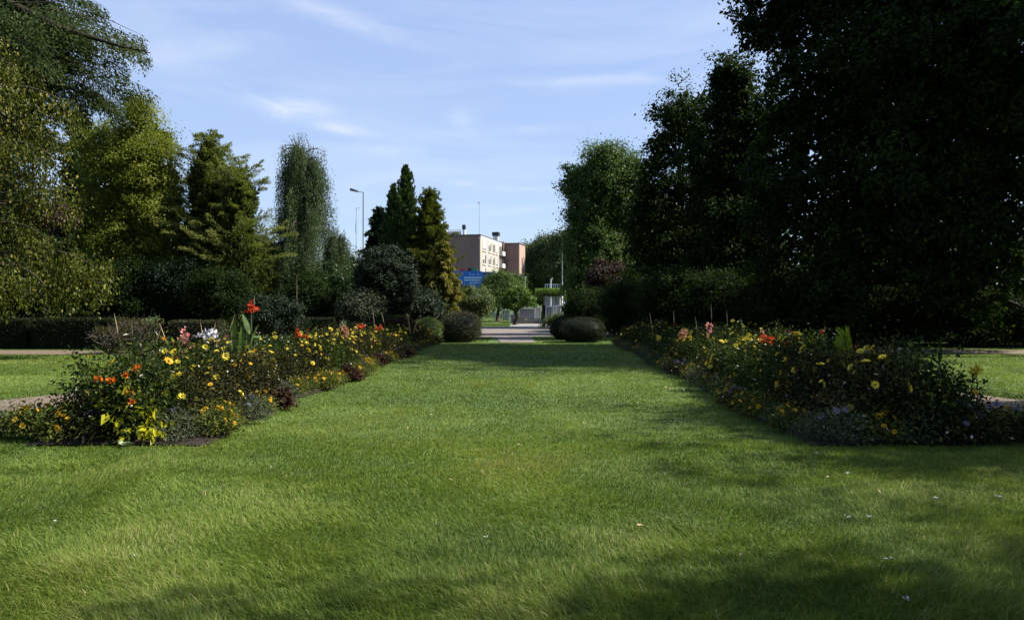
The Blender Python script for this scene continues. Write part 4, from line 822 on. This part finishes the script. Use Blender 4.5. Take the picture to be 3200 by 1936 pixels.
def canna(x,y,h,label,mat='red',leafmat_='cannaleaf',s=1,n=6,seed=1,hl=.16):
    rg=np.random.default_rng(seed); root=empty('canna_plant',(x,y,.05)); tag(root,label,'canna'); 
    st=MB(); st.tube([(0,0,0),(.02,0,h*.5),(.03,0,h*.93)],[.018,.014,.009],6); st.build('stem',M['stem'],root)
    for k in range(n):
        mb=MB(); paddle(mb,(0,0,h*(.1+.1*k)),k*2.4+seed,h*.33*rg.uniform(.8,1.15),.1*s,1.0,rg,lean=.25+.2*rg.random()); mb.build('leaf',M[leafmat_],root)
    f=inst('flower_head',cluster(mat,13,.03*s,hl*.36,.045*s,seed),root,(.03,0,h*.97))
    return root
def at(px,py,Y): return P(px,py,Y)
a=at(780,945,13.2); canna(a[0],13.2,1.5,'tall canna with orange red flower head and upright green blades',seed=3,s=1.1)
mb=MB(); rg=np.random.default_rng(8); b=at(748,0,12.9)
root=empty('broad_blade_plant',(b[0],12.9,.05)); tag(root,'upright plant with broad grey green blades beside the tall canna','foliage plant')
for k,(dx,L_,ln) in enumerate([(-.08,1.42,.05),(.03,1.3,.06),(-.12,1.0,.1)]):
    mb=MB(); paddle(mb,(dx,0,0),-1.4+.3*k,L_,.13,1,rg,lean=ln); mb.build('leaf',M['cannaleaf'],root)
def spike(px,py,Y,mat,label,hl=.2,w=.05,seed=2,R=.045,n=26,nm='flower_spike_plant'):
    a=P(px,py,Y); root=empty(nm,(a[0],Y,.05)); tag(root,label,'flower plant'); h=a[2]
    st=MB(); st.tube([(0,0,0),(.03,.01,h*.5),(0,0,h)],[.01,.008,.005],5)
    st.build('stem',M['stem'],root); rg=np.random.default_rng(seed); lf=MB(); n2=26; t=rg.random(n2); p=np.c_[rg.normal(0,.02,(n2,2)),t*h*.75]; d=np.c_[rg.normal(0,1,(n2,2)),np.full(n2,.5)]; lf.leaves(p,d,np.tile([0,0,1.],(n2,1)),.14,.04,rg.random(n2)); lf.build('foliage',M['bedgreen'],root)
    inst('flower_head',cluster(mat,n,w,hl*.42,R,seed),root,(0,0,h-.1))
spike(577,1065,11.6,'pink','upright coral pink flower spike in the left bed',.3,.045,3,.045,34)
spike(655,1040,13,'white','spidery white flower head in the left bed, right of the pink spike',.09,.07,4,.085,11)
spike(632,1040,13.4,'white','low white flower head half hidden beside the spidery white one',.05,.08,5,.05,6)
spike(672,1020,13.6,'wine','small rust coloured flower head above the white one',.1,.03,6,.04,10)
spike(935,1035,15.5,'red','red and white flower head at the middle of the left bed',.16,.04,7,.05,16)
spike(957,1045,16,'red','small red flower right of the red and white head',.06,.03,8,.05,8)
spike(1080,1030,18,'salmon','salmon flower head in the far half of the left bed',.14,.06,9,.06,14)
spike(1130,1012,19.5,'red','dark red flower head in the far half of the left bed',.08,.06,10,.055,9)
spike(1187,1018,21,'red','orange red flower head near the far end of the left bed',.12,.045,11,.055,9)
spike(2135,1032,17.5,'salmon','salmon flower head at the far part of the right bed',.14,.05,12,.05,16)
spike(2212,1022,16,'pink','coral flower spike in the middle of the right bed',.2,.035,13,.04,12)
spike(2400,1052,13,'red','large red flower head in the right bed',.08,.05,14,.045,16)
spike(2448,1065,12.6,'red','small red flower just right of the large red one',.05,.03,15,.04,7)
spike(2475,1055,12.8,'red','rightmost of the red flowers above the right bed',.08,.03,16,.04,8)
spike(2670,1090,11,'ora','drooping rust orange flower head in the right bed',.14,.05,17,.06,12)
spike(2585,1240,9.6,'red','low red bloom at the lawn side front of the right bed',.06,.08,18,.05,12)
spike(3050,1145,9.3,'yel','large yellow iris like bloom above the outer corner of the right bed',.03,.03,19,.07,5)
spike(2060,1050,20,'yel','yellow flower at the far part of the right bed',.05,.03,20,.07,6)
for k,(px,py,Y,lab) in enumerate([(305,1172,8.75,'leftmost orange flower in the left bed'),(347,1176,8.7,'second orange flower from the left in the left bed'),(396,1156,8.75,'orange flower above and between the others at the left'),(424,1136,8.8,'uppermost large orange flower of the left bed'),(405,1210,8.65,'small orange flower low in the left bed'),(414,1242,8.6,'lowest orange brown flower above the yellow leaves')]):
    spike(px,py,Y,'ora',lab,.02,.014,60+k,.045,5)
# lime grass tuft
b=P(2640,0,10.6); root=empty('lime_grass',(b[0],10.6,.05)); tag(root,'bright lime green feathery tuft standing up in the right bed','foliage plant'); rg=np.random.default_rng(21); mb=MB()
n=420; a_=rg.uniform(0,6.28,n); t=rg.uniform(.45,1.12,n); p=np.c_[np.cos(a_)*.08*np.sin(t*2.6),np.sin(a_)*.08,t]; d=np.c_[np.cos(a_)*.5-.35,np.sin(a_)*.5,np.ones(n)]; mb.leaves(p,d,rdir(n,rg),.14,.014,rg.random(n)); mb.build('foliage',M['bladegrass'],root)
mb=MB(); mb.tube([(0,0,0),(0,0,1.0)],[.012,.008],5); mb.build('stem',M['stem'],root)
# silver big leaves
def silver(px,py,L_,label,n,seed,W_=.1):
    Y=gy(py); x=(px-1600)/F*Y; rg=np.random.default_rng(seed); root=empty('silver_leaf_plant',(x,Y,.02)); tag(root,label,'foliage plant'); 
    for k in range(n):
        mb=MB(); paddle(mb,(0,0,0),seed+k*2.2,L_*rg.uniform(.75,1.1),W_,.55,rg,lean=.9); mb.build('leaf',M['silver'],root)
silver(487,1375,.34,'large silver green leaf at the lawn corner of the left bed',3,1,.17)
silver(820,1290,.24,'pale silver leaves spilling onto the lawn from the left bed',4,2,.08)
silver(395,1397,.14,'small pale leaf at the front edge of the left bed',2,3,.1)
silver(2700,1330,.12,'small silver leaves in the right bed edging',4,4,.05)
# dry stalks
def stalk(px,py,Y,lean,label,mat='dry',L_=None,w=.0055):
    a=P(px,py,Y); root=empty('dry_stalk',(a[0]-lean,Y,.05)); tag(root,label,'dry stalk','bare stalks in the beds'); h=a[2]-.05
    hd=min(.3,h*.3) if Y<22 else h*.5; u=1-hd/h; cv=lambda t:(lean*t**1.7,.01*math.sin(t*6),h*t)
    m=MB(); m.tube([cv(t) for t in np.linspace(0,u-.002,5)],[w*.4]*5,5); m.build('stem',M['stem'],root)
    m=MB(); m.tube([cv(t) for t in np.linspace(u,1,5)],[w*.5,w*.9,w,w*.7,w*.2],5); m.build('seed_head',M[mat],root)
for k,(px,py,Y,ln,lab) in enumerate([
 (357,978,11,-.18,'long leaning dry stalk at the left end, before the hedge'),(498,1008,11,-.3,'left leaning dry stalk of the crossed pair'),(504,1024,11.2,.25,'right leaning dry stalk of the crossed pair'),
 (626,1006,12.5,-.15,'left dry stalk beside the white flower head'),(674,1006,12.6,.18,'right dry stalk behind the white flower head'),(735,980,12.8,.28,'dry stalk leaning towards the broad blades'),(796,922,13.4,.08,'thin dry stalk above the red canna flower'),
 (928,860,24,.0,'tall thin bare cane in front of the weeping conifer'),(1070,1008,17,.4,'arched dry stalk in the middle of the left bed'),(1163,955,22,-.12,'thin bare cane before the big rounded bush'),(1192,975,21,-.2,'short dry stalk near the far end of the left bed'),(1312,982,24,.3,'dry stalk leaning right near the far end of the left bed'),(1272,978,23,-.15,'forked dry stalk at the far end of the left bed'),
 (2030,975,18,-.12,'dry stalk at the far part of the right bed'),(2105,970,17,-.02,'upright thin stalk in the right bed, far part'),(2172,988,15.5,-.12,'pale seed head leaning left in the right bed'),(2222,950,15,-.03,'tallest pale seed head in the right bed'),(2270,968,14.6,-.06,'pale seed head right of the tallest one'),(2315,998,14,-.12,'short pale seed head in the middle of the right bed'),
 (2445,1030,12.5,-.2,'leaning stalk beside the red flowers of the right bed'),(2470,1022,12.3,-.15,'thin stalk above the rightmost red flower'),(2576,1062,11,-.12,'pale stalk left of the lime green tuft'),(2622,1035,10.8,-.06,'forked stalk above the lime green tuft'),(2655,1075,10.6,-.4,'long pale stalk leaning left right of the lime tuft'),(2695,1105,10.4,-.3,'short pale stalk right of the lime tuft'),(2745,1080,10.2,.08,'green stalk near the front of the right bed')]):
    stalk(px,py,Y,ln,lab)
# fallen bits on the lawn
mb=MB(); rg=np.random.default_rng(55)
M['leaf_dead']=plain('fallen_leaf',(.5,.36,.22)); M['leaf_pale']=plain('pale_petal',(.42,.42,.42))
def bit(px,py,mat,s,lab,cat='fallen leaf'):
    s*=.7; Y=gy(py); x=(px-1600)/F*Y; m=MB(); n=5; a=rg.uniform(0,6.28,n); m.leaves(np.tile([0,0,.03],(n,1))+rg.normal(0,s*.2,(n,3))*[1,1,.2],np.c_[np.cos(a),np.sin(a),rg.uniform(.1,.7,n)],np.tile([0,0,1.],(n,1))+rg.normal(0,.3,(n,3)),s,s*.5,rg.random(n))
    tag(m.build('fallen_leaf' if mat=='leaf_dead' else 'fallen_petal',M[mat],None,loc=(x,Y,.02)),lab,cat,'litter on the lawn')
bit(845,1475,'leaf_pale',.045,'white petal lying alone on the left half of the lawn','fallen petal')
bit(2057,1398,'leaf_dead',.06,'tan dead leaf on the lawn left of the right bed')
for px,py,s,lab in [(2552,1430,.05,'pale petal near the front corner of the right bed'),(2650,1495,.04,'pale scrap on the right lawn just below the bed shadow'),(2655,1635,.06,'largest pale scrap on the lower right lawn'),(2718,1635,.045,'pale scrap right of the largest one'),(2925,1575,.04,'pale scrap at the shadow edge near the right side'),(3120,1570,.045,'rightmost pale scrap on the lawn'),(1522,1700,.03,'tiny pale scrap low in the middle of the lawn'),(2830,1900,.04,'pale scrap in the bottom right shade'),(420,1762,.025,'tiny white scrap low on the left lawn'),(168,1650,.03,'tiny white scrap near the left edge of the lawn'),(2780,1770,.04,'pale scrap in the shade edge lower right')]:
    bit(px,py,'leaf_pale',s,lab,'fallen petal')

lm=None
for k in range(26):
    Y=R_.uniform(4.2,14); x=R_.uniform(-.55,.62)*min(Y,5.5)
    if lm is None:
        m_=MB(); m_.leaves(np.array([[0,0,.035],[.01,0,.03]]),np.array([[1,.2,.25],[-.4,1,.2]]),np.array([[0,.2,1.],[.1,0,1.]]),.035,.02,[.3,.6]); lm=m_.mesh('fallen_leaf',M['leaf_dead'])
    o=inst('fallen_leaf',lm,None,(x,Y,.012),(R_.normal(0,.3),R_.normal(0,.3),R_.uniform(0,6)),R_.uniform(.6,1.3)); tag(o,'tiny tan fallen leaf scattered on the open lawn','fallen leaf','tiny fallen leaves on the lawn')
# ------------------------------------------------------------------ SKY, SUN, CAMERA
w=bpy.data.worlds.new('World'); sc.world=w; w.use_nodes=True; nd=w.node_tree.nodes; ln=w.node_tree.links; nd.clear()
sky=N(nd,'ShaderNodeTexSky',sky_type='NISHITA'); sky.sun_disc=False; sky.sun_elevation=SUN_EL; sky.sun_rotation=SUN_AZ; sky.air_density=1.0; sky.dust_density=.6; sky.ozone_density=1.6
tc=N(nd,'ShaderNodeTexCoord'); sp=N(nd,'ShaderNodeSeparateXYZ'); ln.new(tc.outputs['Generated'],sp.inputs[0])
def mth(op,a,b=None,c=None,clamp=False):
    n=N(nd,'ShaderNodeMath',operation=op); n.use_clamp=clamp
    for k,v in enumerate((a,b,c)):
        if v is None: continue
        if hasattr(v,'is_output'): ln.new(v,n.inputs[k])
        else: n.inputs[k].default_value=v
    return n.outputs[0]
az=mth('ARCTAN2',sp.outputs[0],sp.outputs[1]); el=mth('ARCSINE',sp.outputs[2])
def noise(sx,sy,scale,rot=0,det=6,seed=0,dist=.6):
    cb=N(nd,'ShaderNodeCombineXYZ'); ln.new(az,cb.inputs[0]); ln.new(el,cb.inputs[1]); cb.inputs[2].default_value=seed
    mp=N(nd,'ShaderNodeMapping'); mp.inputs['Rotation'].default_value=(0,0,rot); mp.inputs['Scale'].default_value=(sx,sy,1); ln.new(cb.outputs[0],mp.inputs[0])
    nz=N(nd,'ShaderNodeTexNoise'); nz.inputs['Scale'].default_value=scale; nz.inputs['Detail'].default_value=det; nz.inputs['Roughness'].default_value=.62; nz.inputs['Distortion'].default_value=dist; ln.new(mp.outputs[0],nz.inputs['Vector'])
    return nz.outputs['Fac']
wn=noise(3,9,3.2,-.25,7,1.3,1.2); bn=noise(1.0,5,3.0,-.08,7,4.0,.8)
tot=None
def wisp(px,py,rx,ry,slope,amp):
    global tot
    a0=math.atan((px-1600)/F); e0=math.atan((H0-py)/F*math.cos(a0)); ax=rx/F; ay=ry/F
    da=mth('SUBTRACT',az,a0); de=mth('SUBTRACT',el,e0); de=mth('SUBTRACT',de,mth('MULTIPLY',da,-slope))
    q=mth('ADD',mth('POWER',mth('DIVIDE',mth('ABSOLUTE',da),ax),2.0),mth('POWER',mth('DIVIDE',mth('ABSOLUTE',de),ay),2.0))
    g=mth('MULTIPLY',mth('EXPONENT',mth('MULTIPLY',q,-1.0)),amp); tot=g if tot is None else mth('ADD',tot,g)
for a_ in [(915,342,110,28,0,1.0),(1070,403,90,16,.12,.8),(830,320,60,10,.35,.6),(1440,372,45,28,.2,.5),(1900,252,330,16,0,.5),(1060,55,230,26,.28,.5),(600,160,150,40,-.25,.45),(1240,470,120,30,0,.35),(1650,590,170,10,0,.6),(1440,572,50,7,0,.6),(1480,645,60,8,0,.5),(1600,660,120,12,-.1,.45),(1600,410,200,14,-.05,.3)]:
    wisp(*a_)
cl=mth('MULTIPLY',tot,mth('MULTIPLY',mth('SUBTRACT',wn,.28),1.9,clamp=True))
soft=mth('MULTIPLY',mth('SUBTRACT',bn,.42,clamp=True),.9)
cov=mth('ADD',mth('MULTIPLY',cl,1.0),mth('MULTIPLY',soft,.9),clamp=True)
mx=N(nd,'ShaderNodeMix',data_type='RGBA'); mx.inputs[7].default_value=(5.2,5.6,6.5,1)
veil=N(nd,'ShaderNodeMix',data_type='RGBA'); veil.inputs[0].default_value=.68; hz=mth('POWER',mth('SUBTRACT',1.0,sp.outputs[2],clamp=True),5.0); vc=N(nd,'ShaderNodeMix',data_type='RGBA'); ln.new(hz,vc.inputs[0]); vc.inputs[6].default_value=(2.7,3.6,6.0,1); vc.inputs[7].default_value=(3.6,4.7,6.4,1); ln.new(vc.outputs[2],veil.inputs[7])
ln.new(sky.outputs[0],veil.inputs[6]); ln.new(veil.outputs[2],mx.inputs[6]); ln.new(cov,mx.inputs[0])
bg=N(nd,'ShaderNodeBackground'); bg.inputs[1].default_value=.06; ln.new(mx.outputs[2],bg.inputs[0])
wo=N(nd,'ShaderNodeOutputWorld'); ln.new(bg.outputs[0],wo.inputs[0])

sd=bpy.data.lights.new('sun','SUN'); sd.energy=5.0; sd.angle=math.radians(.53); sd.color=(1,.93,.82)
so=bpy.data.objects.new('sun',sd); col.objects.link(so)
import mathutils
sdir=mathutils.Vector((math.sin(SUN_AZ)*math.cos(SUN_EL),math.cos(SUN_AZ)*math.cos(SUN_EL),math.sin(SUN_EL)))
so.rotation_euler=sdir.to_track_quat('Z','Y').to_euler(); so.location=(20,0,40)
cd=bpy.data.cameras.new('camera'); cd.sensor_width=36; cd.lens=36*F/3200; cd.shift_y=(H0-968)/3200; cd.clip_end=4000; cd.clip_start=.05
co=bpy.data.objects.new('camera',cd); col.objects.link(co); co.location=(0,0,EYE); co.rotation_euler=(PI/2,0,0); sc.camera=co
sc.view_settings.view_transform='Standard'; sc.view_settings.look='None'; sc.view_settings.exposure=1.5; sc.view_settings.gamma=1
try:
    sc.cycles.max_bounces=6; sc.cycles.diffuse_bounces=3; sc.cycles.glossy_bounces=2; sc.cycles.transmission_bounces=3; sc.cycles.sample_clamp_indirect=4
except Exception: pass
